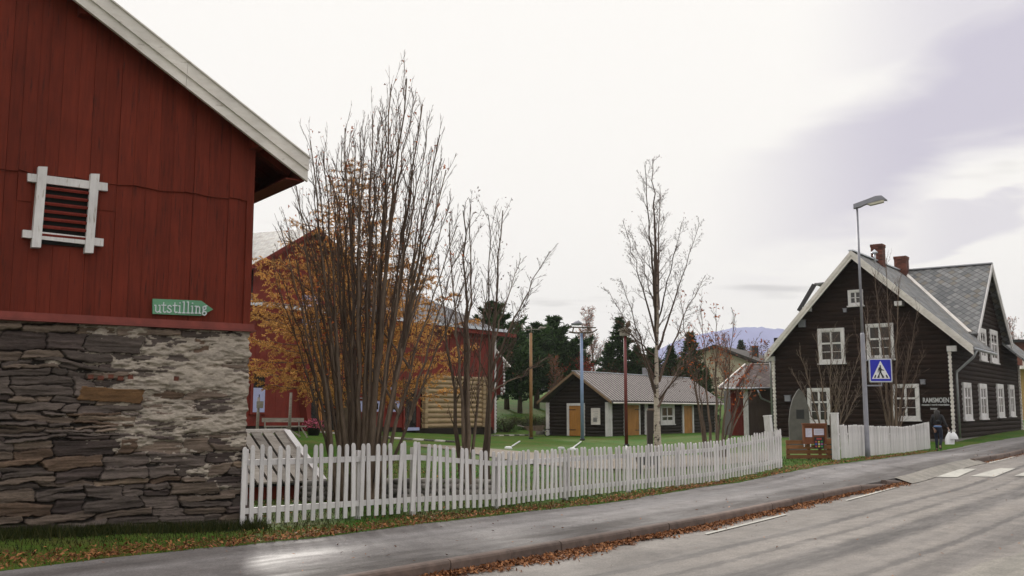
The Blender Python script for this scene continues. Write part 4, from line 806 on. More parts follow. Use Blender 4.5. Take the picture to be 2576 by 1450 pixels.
mb = MB(); mb.box(RF, -.9, 26, EW - .14, EW + .1, .3, .56, .8); mb.box(RF, -1.6, -.85, EW - .14, EW + .06, .3, .5, .8); mb.build('eave_board', M['red'], red)
mb = MB(); mb.box(RF, -.5, 26, EW + .1, EW + .26, .50, .66); mb.build('gutter', M['zinc'], red)
# steep cross gable (top left), its roof shingled and pale
vg = RF.px(636, 600); cg0 = RF.px(640, 665, c=.7); pk = RF.px(800, 572, c=.7); cg1 = (2 * pk[0] - cg0[0], cg0[1])
mb = MB(); slab(mb, Rr(cg0[0], cg0[1], .7), Rr(cg0[0], cg0[1], -6), Rr(pk[0] + .0, pk[1] + .3, -6), Rr(pk[0], pk[1] + .0, .7), .12); mb.build('cross_roof', M['shake'], red)
mb = MB(); slab(mb, Rr(cg1[0], cg1[1], -6), Rr(cg1[0], cg1[1], .7), Rr(pk[0], pk[1], .7), Rr(pk[0], pk[1], -6), .12); mb.build('cross_roof', M['slateside'], red)
mb = MB(); vboards(mb, Fr(RF.p(0, 0, .03), RF.ex, RF.n), cg1[0] + .5, cg0[0] - .5, lambda a: EW, lambda a: cg0[1] + (pk[1] - cg0[1]) * (1 - abs(a - pk[0]) / (cg0[0] - pk[0])) - .1, .2, .15); mb.build('cross_gable', M['red'], red)
mb = MB(); mb.prism(RF, [(cg0[0], cg0[1] - .2), (cg0[0], cg0[1] + .02), (pk[0], pk[1] + .02), (pk[0], pk[1] - .2)], .702, .75); mb.prism(RF, [(cg1[0], cg1[1] - .2), (cg1[0], cg1[1] + .02), (pk[0], pk[1] + .02), (pk[0], pk[1] - .2)], .702, .75); mb.box(RF, cg0[0] - .15, cg0[0] + .05, cg0[1] - .2, cg0[1] + .0, -5, .7); mb.build('gable_trim', M['red'], red)
mb = MB(); mb.beam(Rr(cg0[0] + .1, cg0[1] + .12, .3), Rr(cg0[0] - 1.6, cg0[1] + 1.5, -1.9), .35, .05); mb.build('valley_flashing', M['zinc'], red)
# tall striped window in the gable
a0, z0 = RF.px(762, 742, c=.1); a1, z1 = RF.px(800, 862, c=.1); mb = MB(); mb.box(RF, a1, a0, z1, z0, .06, .09); o = mb.build('window', M['glass'], red); mb = MB()
for k in range(15): z = z1 + (z0 - z1) * (k + .3) / 15; mb.box(RF, a1 - .05, a0 + .05, z, z + .11, .12, .16)
mb.build('window_slat', M['bluewhite'], o)
# entrance: pine framed glass door, dark doorways, small square windows
def opening(c0, c1, frame, mat, name, off=.06, trim=.12):
    a0, z0 = RF.px(*c0, c=off); a1, z1 = RF.px(*c1, c=off); lo, hi, b0, b1 = min(a0, a1), max(a0, a1), min(z0, z1), max(z0, z1); mb = MB()
    mb.box(RF, lo, lo + trim, b0, b1, 0, off + .05); mb.box(RF, hi - trim, hi, b0, b1, 0, off + .05); mb.box(RF, lo + trim, hi - trim, b1 - trim, b1, 0, off + .05); mb.box(RF, lo + trim, hi - trim, b0, b0 + trim * .8, 0, off + .05); o = mb.build(name, frame, red)
    mb = MB(); mb.box(RF, lo + trim * .9, hi - trim * .9, b0 + trim * .7, b1 - trim * .9, 0, off + .01); mb.build('pane', mat, o); return o, lo, hi, b0, b1
o, lo, hi, b0, b1 = opening((803, 925), (862, 1092), M['pine'], M['glass'], 'door', .1, .22)
mb = MB(); mb.tube([RF.p(hi - .32, 1.6 + .5, .2), RF.p(hi - .36, 1.6 + .5, .3), RF.p(hi - .36, 1.1 + .5, .3), RF.p(hi - .32, 1.1 + .5, .2)], .025, 6); mb.build('handle', M['zinc'], o)
opening((780, 930), (803, 1088), M['red'], M['glass'], 'side_light', .08, .08)
for c0, c1 in (((1015, 948), (1050, 1082)),): 
    o, lo, hi, b0, b1 = opening(c0, c1, M['red'], M['glass'], 'doorway', .07, .12); mb = MB(); mb.box(RF, lo + .1, hi - .1, b0 - .02, b0 + .14, .12, .3); mb.build('threshold', M['bluewhite'], o)
o, lo, hi, b0, b1 = opening((631, 930), (669, 1043), M['red'], M['glass'], 'window', .07, .14); mb = MB(); mb.box(RF, lo + .14, hi - .14, b0 + .1, b0 + 1.2, .09, .13); mb.build('poster_frame', M['bluewhite'], o); mb = MB(); mb.box(RF, lo + .45, hi - .45, b0 + .4, b0 + .9, .131, .14); mb.build('small_pane', M['glass'], o)
for c0, c1 in (((977, 1003), (1008, 1040)), ((933, 1003), (962, 1040)), ((890, 1003), (918, 1040)), ((978, 962), (997, 985))):
    o, lo, hi, b0, b1 = opening(c0, c1, M['red'], M['bluewhite'], 'window', .1, .1); mb = MB(); mb.box(RF, lo + .34, hi - .34, b0 + .2, b1 - .24, .12, .125); mb.build('small_pane', M['glass'], o); mb = MB(); mb.box(RF, lo - .05, hi + .05, b1, b1 + .05, .1, .22); mb.build('hood', M['metal'], o)
# leaning red flank walls of the entrance recess
for p0, p1, q0, q1 in (((758, 900), (770, 900), (776, 1085), (786, 1085)), ((857, 930), (868, 930), (878, 1088), (890, 1088))):
    pts = [RF.px(*p, c=.5) for p in (q0, q1, p1, p0)]; mb = MB(); mb.prism(RF, pts, 0, .5, .6); mb.build('entrance_flank', M['red'], red)
# white trimmed lean-to gallery on the far end
G0 = RF.p(0, 0, 0); EF = Fr(RF.p(0, 0, 0), UD, HD); 
mb = MB(); g_a = at(1262, 1000, 62); g_b = at(1266, 880, 62)
F2 = Fr((RC[0], RC[1], 0), (1, 0, 0), (0, -1, 0)); off2 = 0
Q = lambda px, py, Y=61.5: at(px, py, Y)
pts = [Q(1246, 868), Q(1246, 905), Q(1283, 924), Q(1283, 916)]
mb.add(pts + [p + HD * 6 for p in pts], [(0, 1, 2, 3), (7, 6, 5, 4), (0, 3, 7, 4), (1, 5, 6, 2), (2, 6, 7, 3)], .5); 
mb = MB(); s1 = [Q(1244, 872), Q(1286, 922)]; slab(mb, s1[1], s1[1] + UD * 5, s1[0] + UD * 5, s1[0], .10); mb.build('lean_to_roof', M['rake'], red)
mb = MB(); pts = [Q(1246, 995), Q(1268, 992), Q(1268, 905), Q(1246, 885)]; mb.add(pts + [p + UD * 5 for p in pts], [(0, 1, 2, 3), (7, 6, 5, 4), (0, 3, 7, 4), (1, 5, 6, 2), (2, 6, 7, 3), (0, 4, 5, 1)], .3); mb.build('lean_to_wall', M['red'], red)
for px_, py0, py1 in ((1268, 905, 990), (1262, 975, 998), (1247, 1000, 1092)):
    mb = MB(); n = int((py1 - py0) / 8)
    for k in range(n):
        p = Q(px_, py0 + (py1 - py0) * k / n, 61.3); q = Q(px_, py0 + (py1 - py0) * (k + .8) / n, 61.3); mb.tube([p, (p + q) / 2, q], [.05, .09, .05], 6)
    mb.build('carved_post', M['white'], red)

# ------------------------------------------------------------ dark shed with ribbed roof
SCn = at(1533, 1097, 56); SF = Fr((SCn[0], SCn[1], 0), HD, -UD); SG = Fr((SCn[0], SCn[1], 0), UD, -HD)
shed = thing('log_shed', (SCn[0], SCn[1], .2), 'low dark log shed with ochre doors, white corner boards and a ribbed grey roof', 'shed')
SL, SW, se, sr = 14.0, 4.15, 2.12, 3.62
mb = MB(); log_rows(mb, SF, .12, se, lambda z: (0, SL), .2, .045, tj=.7); mb.build('long_wall', M['shedlog'], shed)
mb = MB(); log_rows(mb, SG, .12, sr, lambda z: (max(0, (z - se) / (sr - se) * SW / 2), SW - max(0, (z - se) / (sr - se) * SW / 2)), .2, .045, tj=.7); mb.build('gable_wall', M['shedlog'], shed)
mb = MB(); mb.box(SF, .03, SL - .03, -.2, se, -SW, -.02); mb.box(SF, 0, SL, -.2, .14, -1, .05, .7); mb.box(SG, 0, SW, -.2, .14, -1, .04, .7); mb.build('foundation', M['shedlog'], shed)
Sp = lambda a, z, c: SF.p(a, z, c)
def corr(e, r, a0, a1, n=44, amp=.06):
    rows = []
    for k in range(n * 4 + 1):
        a = a0 + (a1 - a0) * k / (n * 4); h = amp * (1 if k % 4 in (1, 2, 3) else 0) if amp else 0; rows.append([Sp(a, e[1] + h, e[0]), Sp(a, r[1] + h, r[0])])
    return np.array(rows)
eo = (.42, se - .03 + .05); ro = (-SW / 2, sr + .23); eb = (-SW - .42, eo[1])
mb = MB(); rt3 = [.0 if k % 4 in (3, 0) else 1. for k in range(44 * 4)]; mb.grid(corr(eo, ro, -.45, SL + .45), rt3, smooth=False); mb.grid(corr(eb, ro, -.45, SL + .45)[::-1], rt3[::-1], smooth=False)
mb.grid(corr((eo[0], eo[1] - .03), (ro[0], ro[1] - .03), -.43, SL + .43, amp=0), smooth=False, tint=.1); mb.grid(corr((eb[0], eb[1] - .03), (ro[0], ro[1] - .03), -.43, SL + .43, amp=0), smooth=False, tint=.1); mb.build('roof', plain('ribbed_roof', (.20, .175, .165), .65, .0, var=.25, tintamp=.5), shed)
for e in (eo, eb):
    for a in (-.46, SL + .43): mb = MB(); mb.prism(Fr(SF.o, -SF.n, SF.ex) if 0 else Fr(SF.p(a, 0, 0), SF.n, -SF.ex), [(e[0], e[1] - .13), (ro[0], ro[1] - .13), (ro[0], ro[1] + .02), (e[0], e[1] + .02)], -.03, .03); mb.build('rake_board', M['tan'] if 'tan' in M else M.setdefault('tan', plain('tan_board', (.20, .13, .075), .7)), shed)
mb = MB(); mb.beam(Sp(-.45, ro[1] + .04, ro[0]), Sp(SL + .45, ro[1] + .04, ro[0]), .2, .04); mb.build('ridge_cap', M['zinc'], shed)
mb = MB(); mb.tube([Sp(-.3, se - .06, .46), Sp(SL + .4, se - .06, .46)], .05, 6); mb.build('gutter', M['rake'], shed)
mb = MB(); mb.box(SF, 8.1, 8.5, 3.5, sr + .75, -SW / 2 - .2, -SW / 2 + .2); mb.build('chimney', M['metal'], shed)
for F, a0, a1, t in ((SG, -.02, .20, 0), (SF, -.02, .18, 1), (SG, SW - .16, SW + .05, 0), (SF, SL - .2, SL + .02, 1)):
    mb = MB(); mb.box(F, a0, a1, .15, se - .02, .0, .10 + .003 * t); mb.build('corner_board', M['white'], shed)
def sp(F, c0, c1): a0, z0 = F.px(*c0, c=.08); a1, z1 = F.px(*c1, c=.08); return min(a0, a1), max(a0, a1), min(z0, z1), max(z0, z1)
plank_door(SG, *sp(SG, (1426, 1015), (1471, 1097)), shed, trim=.14, hinge=1); plank_door(SF, *sp(SF, (1570, 1014), (1611, 1097)), shed, trim=.12); plank_door(SF, *sp(SF, (1716, 1013), (1746, 1091)), shed, trim=.2, hinge=0)
a, b, c, d = sp(SF, (1661, 1016), (1697, 1067)); window(SF, a, b, c, d, shed, off=.07, cols=2, trans=.33, bars=0, trim=.2)
z0 = SF.px(1620, 1050)[0]; mb = MB(); mb.box(SF, z0 - .02, z0 + .35, .2, se, 0, .1); mb.build('wall_post', M['white'], shed)
a, b, c, d = sp(SG, (1487, 1027), (1510, 1069)); bd = thing('info_board', SG.p((a + b) / 2, c, .06), 'pale framed information board on the dark shed gable beside the ochre door', 'board')
mb = MB(); mb.box(SG, a, b, c, d, .06, .1); mb.build('panel', M['rake'], bd); mb = MB()
for k in range(5): mb.box(SG, a + .12, b - .14 - .1 * (k % 2), d - .22 - .09 * k, d - .20 - .09 * k, .1, .105)
mb.box(SG, a + .2, a + .45, c + .15, c + .4, .1, .104); mb.build('printed_text', M['metal'], bd)

# ------------------------------------------------------------ annex between shed and house
AD = 51.0; AF = Fr(at(1880, 1085, AD) * [1, 1, 0], (1, -.12, 0), (-.12, -1, 0)); ann = thing('annex', AF.p(1, gz(*AF.o[:2])), 'small red and brown annex with a hipped slate roof beside the dark log house', 'outbuilding')
ez = AF.px(1880, 978)[1]; a1 = AF.px(1956, 1000)[0]; a0 = AF.px(1843, 1000)[0]
mb = MB(); vboards(mb, AF, .0, a1, lambda a: .0, lambda a: ez, .18, .2); mb.build('brown_wall', wood('brown_boarding', (.055, .036, .028), (.075, .052, .042), .8, tintamp=.2), ann)
AR = Fr(AF.p(0, 0, -1.2), AF.ex, AF.n); mb = MB(); vboards(mb, AR, a0, -.01, lambda a: .35, lambda a: ez, .2, .15); mb.build('red_wall', M['red'], ann)
mb = MB(); mb.box(AR, a0, a1, -.2, .37, -4, .01); mb.box(AR, a0 + .02, a1, .3, ez - .02, -4, -.01); mb.box(AF, .02, a1, -.1, ez - .02, -1.3, -.01); mb.build('foundation', M['shedlog'], ann)
mb = MB(); mb.box(AF, -.16, .08, .1, ez, -.02, .08); mb.build('corner_board', M['white'], ann)
el0 = AF.px(1815, 980, c=.3); el1 = AF.px(1950, 972, c=.3); tp0 = AF.px(1893, 917, c=-1.8); tp1 = AF.px(1950, 921, c=-1.8)
k0 = AF.px(1853, 977, c=.3)
mb = MB(); slab(mb, AF.p(k0[0], ez + .05, .35), AF.p(el1[0], ez + .05, .35), AF.p(el1[0], tp0[1], -1.8), AF.p(tp0[0], tp0[1], -1.8), .09)
slab(mb, AF.p(el0[0], ez + .05, -1.6), AF.p(k0[0], ez + .05, .35), AF.p(tp0[0], tp0[1], -1.8), AF.p(tp0[0] - .3, tp0[1], -2.4), .09); mb.build('roof', M['slatesm'], ann)
mb = MB(); mb.beam(AF.p(el0[0], ez + .1, -1.65), AF.p(tp0[0] - .3, tp0[1] + .05, -2.4), .14, .05); mb.beam(AF.p(tp0[0] - .2, tp0[1] + .03, -1.8), AF.p(tp1[0] + .3, tp0[1] + .03, -1.8), .12, .04); mb.build('roof_trim', M['rake'], ann)
mb = MB(); mb.beam(AF.p(k0[0], ez + .1, .38), AF.p(tp0[0], tp0[1] + .05, -1.8), .12, .04); mb.build('hip_board', M['barn'], ann)
mb = MB(); mb.tube([AF.p(k0[0] - .6, ez - .02, .4), AF.p(el1[0], ez, .42)], .06, 7); mb.tube([AF.p(el1[0] - .9, ez - .04, .4), AF.p(el1[0] - .7, ez - .5, .25), AF.p(el1[0] - .1, ez - .75, .15), AF.p(el1[0] - .02, .3, .15)], .05, 7); mb.build('gutter', M['metal'], ann)
# ------------------------------------------------------------ pale hall and yellow house behind
BH = Fr(at(1791, 985, 112) * [1, 1, 0], (1, .0, 0), (0, -1, 0)); hall = thing('pale_hall', BH.p(0, 2.5), 'large pale boarded house with a dark low roof behind the bare trees', 'house')
pk_ = BH.px(1793, 868); le = BH.px(1700, 905); re = BH.px(1905, 910); b_ = BH.px(1800, 990)[1] - 1.5
mb = MB(); vboards(mb, BH, le[0] + .8, re[0] - .5, lambda a: b_, lambda a: pk_[1] - .3 + (le[1] - pk_[1]) * abs((a - pk_[0]) / (le[0] - pk_[0])), .35, .12); mb.build('wall', plain('pale_boarding', (.42, .37, .27), .8, var=.08, sc=2, tintamp=.15), hall)
mb = MB(); slab(mb, BH.p(re[0], re[1], .8), BH.p(re[0] + 8, re[1] + .2, -14), BH.p(pk_[0] + 8, pk_[1], -14), BH.p(*pk_, .8), .25); slab(mb, BH.p(le[0], le[1], -12), BH.p(le[0], le[1], .8), BH.p(*pk_, .8), BH.p(pk_[0] + 8, pk_[1], -14), .25); mb.build('roof', plain('brown_roof', (.045, .035, .03), .8, var=.2), hall)
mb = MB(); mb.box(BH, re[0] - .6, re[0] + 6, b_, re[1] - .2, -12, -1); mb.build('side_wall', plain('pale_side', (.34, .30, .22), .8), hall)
mb = MB(); hp = BH.p(BH.px(1930, 880)[0], BH.px(1930, 880)[1] + .2, -6); mb.box(Fr(hp, (1, 0, 0), (0, -1, 0)), -.4, .4, -1.5, .6, -.4, .4); mb.build('chimney', M['black'], hall)
YH = Fr(at(2560, 1085, 78) * [1, 1, 0], (1, 0, 0), (0, -1, 0)); yh = thing('yellow_house', YH.p(0, 1), 'yellow house with a red brown upper storey at the right edge of the photo', 'house')
y = lambda px, py: YH.px(px, py)
mb = MB(); vboards(mb, YH, y(2554, 900)[0], y(2680, 900)[0], lambda a: -.5, lambda a: y(2560, 925)[1], .3, .1); mb.build('wall', plain('yellow_boards', (.40, .27, .10), .8), yh)
mb = MB(); vboards(mb, YH, y(2554, 900)[0] + .0, y(2680, 900)[0], lambda a: y(2560, 925)[1], lambda a: y(2560, 862)[1], .3, .1, dep=.08); mb.build('upper_wall', plain('brown_boards', (.16, .06, .04), .8), yh)
mb = MB(); mb.box(YH, y(2554, 900)[0] - .5, y(2680, 900)[0], y(2560, 862)[1], y(2560, 856)[1], -8, .8); mb.build('roof', M['black'], yh)
mb = MB(); mb.box(YH, y(2554, 900)[0] - .2, y(2680, 900)[0], y(2560, 930)[1], y(2560, 922)[1], .05, 1.2)
for k in range(14): a = y(2554, 900)[0] + .25 * k; mb.box(YH, a, a + .05, y(2560, 922)[1], y(2560, 905)[1], 1.1, 1.15)
mb.build('balcony', M['rake'], yh)
mb = MB(); mb.box(YH, y(2554, 900)[0] - .2, y(2680, 900)[0], y(2560, 1075)[1], y(2560, 1050)[1], 1.6, 1.7); mb.build('hedge_wall', M['rake'], yh)
mb = MB(); mb.box(YH, y(2554, 900)[0] + .3, y(2680, 900)[0], -.6, y(2560, 925)[1], -8, -.1); mb.build('inner_wall', M['rake'], yh)
# ------------------------------------------------------------ trees
def rv(s=1.): return np.array([rnd.gauss(0, s), rnd.gauss(0, s), rnd.gauss(0, s)])
def nrmz(v): return v / max(np.linalg.norm(v), 1e-9)
def limb(p, d, ln, n, wob=.08, trop=.05):
    pts = [np.array(p, float)]; d = nrmz(np.array(d, float))
    for i in range(n): d = nrmz(d + rv(wob) + UP * trop); pts.append(pts[-1] + d * ln / n)
    return np.array(pts)
def along(pts, t):
    k = t * (len(pts) - 1); i = min(int(k), len(pts) - 2); return pts[i] + (pts[i + 1] - pts[i]) * (k - i), nrmz(pts[i + 1] - pts[i])
def side(d, ang):
    r = rv(); r = nrmz(r - d * (r @ d)); return nrmz(d * math.cos(ang) + r * math.sin(ang))
def twigs(mb, pts, r, nb, lf, ang, lev, tips, t0=.3, trop=.05, wob=.07, rmin=.0035, flat=1.):
    L0 = np.linalg.norm(np.diff(pts, axis=0), axis=1).sum()
    for k in range(nb):
        t = t0 + (1 - t0) * ((k + rnd.random()) / nb) ** .9; p, d = along(pts, min(t, .98)); a = math.radians(rnd.gauss(ang, 7)); dd = side(d, a); dd[1] *= flat; dd = nrmz(dd)
        ln = L0 * lf * (1.15 - t * .75) * rnd.uniform(.6, 1.2); rr_ = max(min(r * (1 - .75 * t) * .3, .013), rmin); seg = 4 if lev > 1 else 3
        q = limb(p, dd, ln, seg, wob, trop); mb.tube(q, np.linspace(rr_, rmin * .7, len(q)), 4 if lev > 1 else 3, rnd.random(), cap=False)
        if lev > 0: twigs(mb, q, rr_, max(2, int(nb * .42)) if lev > 1 else rnd.randint(3, 5), .42, ang + 4, lev - 1, tips, .2, trop, wob, rmin, flat)
        else: tips.append(q[-1]); tips.append(q[1])
def leaves(mb, tips, frac, size, jit=.08, n=3, droop=True):
    Q = []
    for p in tips:
        if rnd.random() > frac: continue
        for _ in range(n):
            c = p + rv(jit); a = nrmz(rv()); a[2] -= .6 if droop else 0; a = nrmz(a); b = nrmz(np.cross(a, rv())); s_ = size * rnd.uniform(.6, 1.2)
            Q.append([c - b * s_ * .28, c + a * s_ * .5 - b * s_ * .1, c + a * s_, c + b * s_ * .28 + a * s_ * .3])
    if Q: mb.quads(np.array(Q), NR.random(len(Q)))
def stemtree(name, label, cat, Y, stems, nb=16, lf=.22, ang=24, lev=1, bark='bark', twig='twig', leaf=None, lfrac=.05, lsize=.07, lo=.35, spread=.8, group=None, trop=.08, rmin=.004, zb=None, flat=1., ln=3, wob=.06):
    bx, by = stems[0][0], stems[0][1]; b0 = at(bx, by, Y); b0[2] = gz(b0[0], b0[1]) if zb is None else zb; root = thing(name, b0, label, cat, group)
    tr = MB(); tw = MB(); tips = []
    main = []
    for st_ in stems:
        if st_[0] == 'f':                                     # forks off an earlier stem
            _, k_, t_, tx, ty, r = st_; p = along(main[k_ % len(main)], t_)[0]; bx, by = -1, -1; q = at(tx, ty, p[1] + rnd.uniform(-.5, .5)); c = p * .5 + q * .5; c[:2] += (p[:2] - q[:2]) * .12 + np.array([rnd.uniform(-.08, .08), 0])
        else:
            (bx, by, tx, ty, r) = st_
            dy = rnd.uniform(-spread, spread) * (.3 if r > .1 else 1); p = at(bx, by, Y + rnd.uniform(-.15, .15)); p[2] = gz(p[0], p[1]) - .05 if by > 1050 else p[2]; q = at(tx, ty, Y + dy); c = p * .55 + q * .45; c[:2] += (p[:2] - q[:2]) * rnd.uniform(.0, .14)
        n = 14
        pts = np.array([p * (1 - t) ** 2 + 2 * c * t * (1 - t) + q * t ** 2 + rv(.010 + .016 * t) * (0 < t < 1) for t in np.linspace(0, 1, n)]); main.append(pts)
        rad = r * (.10 + .90 * (1 - np.linspace(0, 1, n)) ** 1.5) + .003; rad[0] *= 1.25; (tw if bark == 'birch' and (bx, by, tx, ty, r) != stems[0] else tr).tube(pts, rad, 8, rnd.random(), cap=False)
        twigs(tw, pts, r, nb, lf, ang, lev, tips, lo, trop, wob, rmin, flat)
    tr.build('trunk', M[bark], root); tw.build('branches', M[twig], root)
    if leaf: lb = MB(); leaves(lb, tips, lfrac, lsize, n=ln); (lb.build('leaves', M[leaf], root) if lb.f else None)
    return root
rnd.seed(21)
stemtree('rowan_tree', 'tall bare many stemmed rowan behind the picket fence in front of the golden larch', 'tree', 16.9,
 [(868, 1270, 780, 353, .058), (875, 1270, 812, 378, .055), (850, 1268, 745, 468, .047), (905, 1272, 868, 323, .070), (900, 1272, 905, 333, .058), (915, 1272, 937, 288, .062), (925, 1272, 985, 213, .066), (918, 1270, 1023, 198, .078), (930, 1270, 1062, 263, .066), (940, 1270, 1106, 340, .066),
  (935, 1270, 1122, 428, .055), (862, 1268, 705, 568, .039), (890, 1270, 835, 443, .047), (915, 1270, 962, 348, .047), (945, 1268, 1150, 568, .043), (885, 1270, 885, 448, .043), (855, 1268, 690, 688, .031), (942, 1268, 1180, 688, .035), (925, 1270, 1040, 448, .039), (872, 1270, 760, 608, .035)]
 + [('f', k_, t_, x_, y_, r_) for k_, t_, x_, y_, r_ in [(2, .3, 718, 548, .03), (14, .35, 700, 648, .022), (0, .35, 752, 498, .03), (0, .5, 770, 408, .022), (1, .4, 795, 398, .028), (12, .4, 822, 393, .026), (12, .5, 848, 388, .022), (3, .45, 860, 368, .026), (3, .55, 880, 348, .02), (4, .4, 895, 358, .028), (4, .55, 920, 318, .022), (5, .4, 950, 318, .028), (5, .55, 962, 278, .02), (6, .4, 972, 278, .028), (6, .6, 1003, 238, .02), (7, .45, 1010, 298, .028), (7, .6, 1040, 238, .022), (8, .4, 1048, 338, .028), (8, .55, 1078, 298, .02), (9, .4, 1085, 388, .028), (9, .5, 1112, 398, .02), (10, .4, 1105, 478, .026), (10, .5, 1135, 498, .02), (14, .5, 730, 608, .018), (13, .5, 990, 388, .02), (11, .4, 690, 648, .018), (17, .4, 1170, 608, .022), (1, .25, 770, 548, .026), (3, .25, 840, 468, .026), (5, .25, 930, 448, .024), (8, .25, 1030, 468, .024), (15, .5, 900, 498, .018)]],
 nb=24, lf=.2, ang=17, lev=1, leaf='rust', lfrac=.03, lsize=.07, lo=.28, trop=.10, rmin=.0034, wob=.045)
rnd.seed(5)
stemtree('rowan_tree', 'slender leaning rowan with three bare stems left of its neighbour behind the fence', 'tree', 18.2,
 [(1172, 1250, 1165, 530, .08), (1165, 1250, 1103, 640, .055), (1178, 1250, 1183, 520, .05), (1172, 1250, 1130, 560, .05), (1180, 1250, 1225, 700, .04)], nb=26, lf=.18, ang=26, lev=1, leaf='bronze', lfrac=.07, lsize=.06, lo=.3, spread=.5)
rnd.seed(9)
stemtree('rowan_tree', 'bare rowan leaning right with long sweeping side branches over the lawn', 'tree', 18.6,
 [(1212, 1245, 1265, 530, .07), (1230, 1060, 1228, 540, .04), (1240, 930, 1385, 632, .028), (1236, 980, 1330, 740, .024), (1238, 985, 1385, 900, .016), (1232, 1040, 1300, 830, .02), (1235, 900, 1310, 650, .022)], nb=18, lf=.22, ang=28, lev=1, leaf='bronze', lfrac=.06, lsize=.06, lo=.35, spread=.6)
rnd.seed(14)
stemtree('birch_tree', 'tall bare birch with a black patched white trunk in the middle of the lawn', 'tree', 26.,
 [(1655, 1200, 1650, 620, .115), (1652, 840, 1622, 415, .05), (1652, 760, 1642, 400, .06), (1655, 780, 1660, 470, .04), (1653, 1000, 1560, 700, .035), (1657, 960, 1770, 700, .035), (1650, 900, 1540, 800, .028), (1655, 880, 1760, 560, .03), (1652, 860, 1568, 560, .03), (1655, 1010, 1790, 860, .03), (1655, 1025, 1740, 880, .03), (1652, 960, 1530, 730, .025), (1650, 1000, 1590, 820, .026), (1654, 820, 1715, 560, .024), (1652, 800, 1590, 590, .022)],
 nb=17, lf=.2, ang=34, lev=2, bark='birch', leaf='bronze', lfrac=.02, lsize=.05, lo=.3, spread=1.4, trop=.03, rmin=.0028)
rnd.seed(31)
stemtree('rowan_tree', 'bushy rowan with the last orange leaves between the birch and the annex', 'tree', 31.,
 [(1777, 1130, 1712, 760, .055), (1790, 1130, 1762, 770, .05), (1804, 1132, 1800, 790, .06), (1812, 1132, 1850, 790, .05), (1820, 1132, 1905, 850, .05), (1815, 1132, 1935, 880, .035), (1782, 1130, 1735, 850, .04), (1800, 1130, 1830, 880, .04), (1808, 1130, 1880, 930, .035)],
 nb=19, lf=.24, ang=26, lev=1, bark='bark', leaf='rust', lfrac=.12, lsize=.11, lo=.4, spread=1.3, twig='twig')
rnd.seed(33)
stemtree('rowan_tree', 'low bare rowan fanning out in front of the lower left window of the log house', 'tree', 36.5,
 [(2078, 1120, 2010, 880, .05), (2084, 1120, 2052, 840, .05), (2090, 1120, 2090, 830, .055), (2092, 1120, 2130, 850, .055), (2096, 1120, 2165, 880, .045), (2086, 1120, 2185, 930, .035), (2082, 1120, 1992, 930, .035), (2094, 1120, 2110, 880, .04)], nb=18, lf=.24, ang=26, lev=1, lo=.3, spread=.9, twig='bare')
rnd.seed(35)
stemtree('rowan_tree', 'bare fine twigged rowan in front of the gable between its right hand windows', 'tree', 38.5,
 [(2244, 1112, 2200, 690, .075), (2250, 1112, 2262, 700, .07), (2247, 1112, 2230, 650, .06), (2252, 1112, 2310, 780, .05), (2245, 1112, 2165, 760, .045), (2250, 1112, 2290, 860, .045), (2246, 1112, 2185, 850, .04), (2250, 1112, 2325, 880, .03), (2246, 1112, 2240, 780, .04)], nb=30, lf=.24, ang=26, lev=1, lo=.25, spread=1.0, twig='twig')
rnd.seed(36)
stemtree('birch_tree', 'thin pale birch stem just behind the street lamp post', 'tree', 36.,
 [(2176, 1125, 2180, 760, .05), (2176, 1000, 2150, 800, .02)], nb=10, lf=.16, ang=26, lev=1, bark='birch', lo=.4, spread=.2)
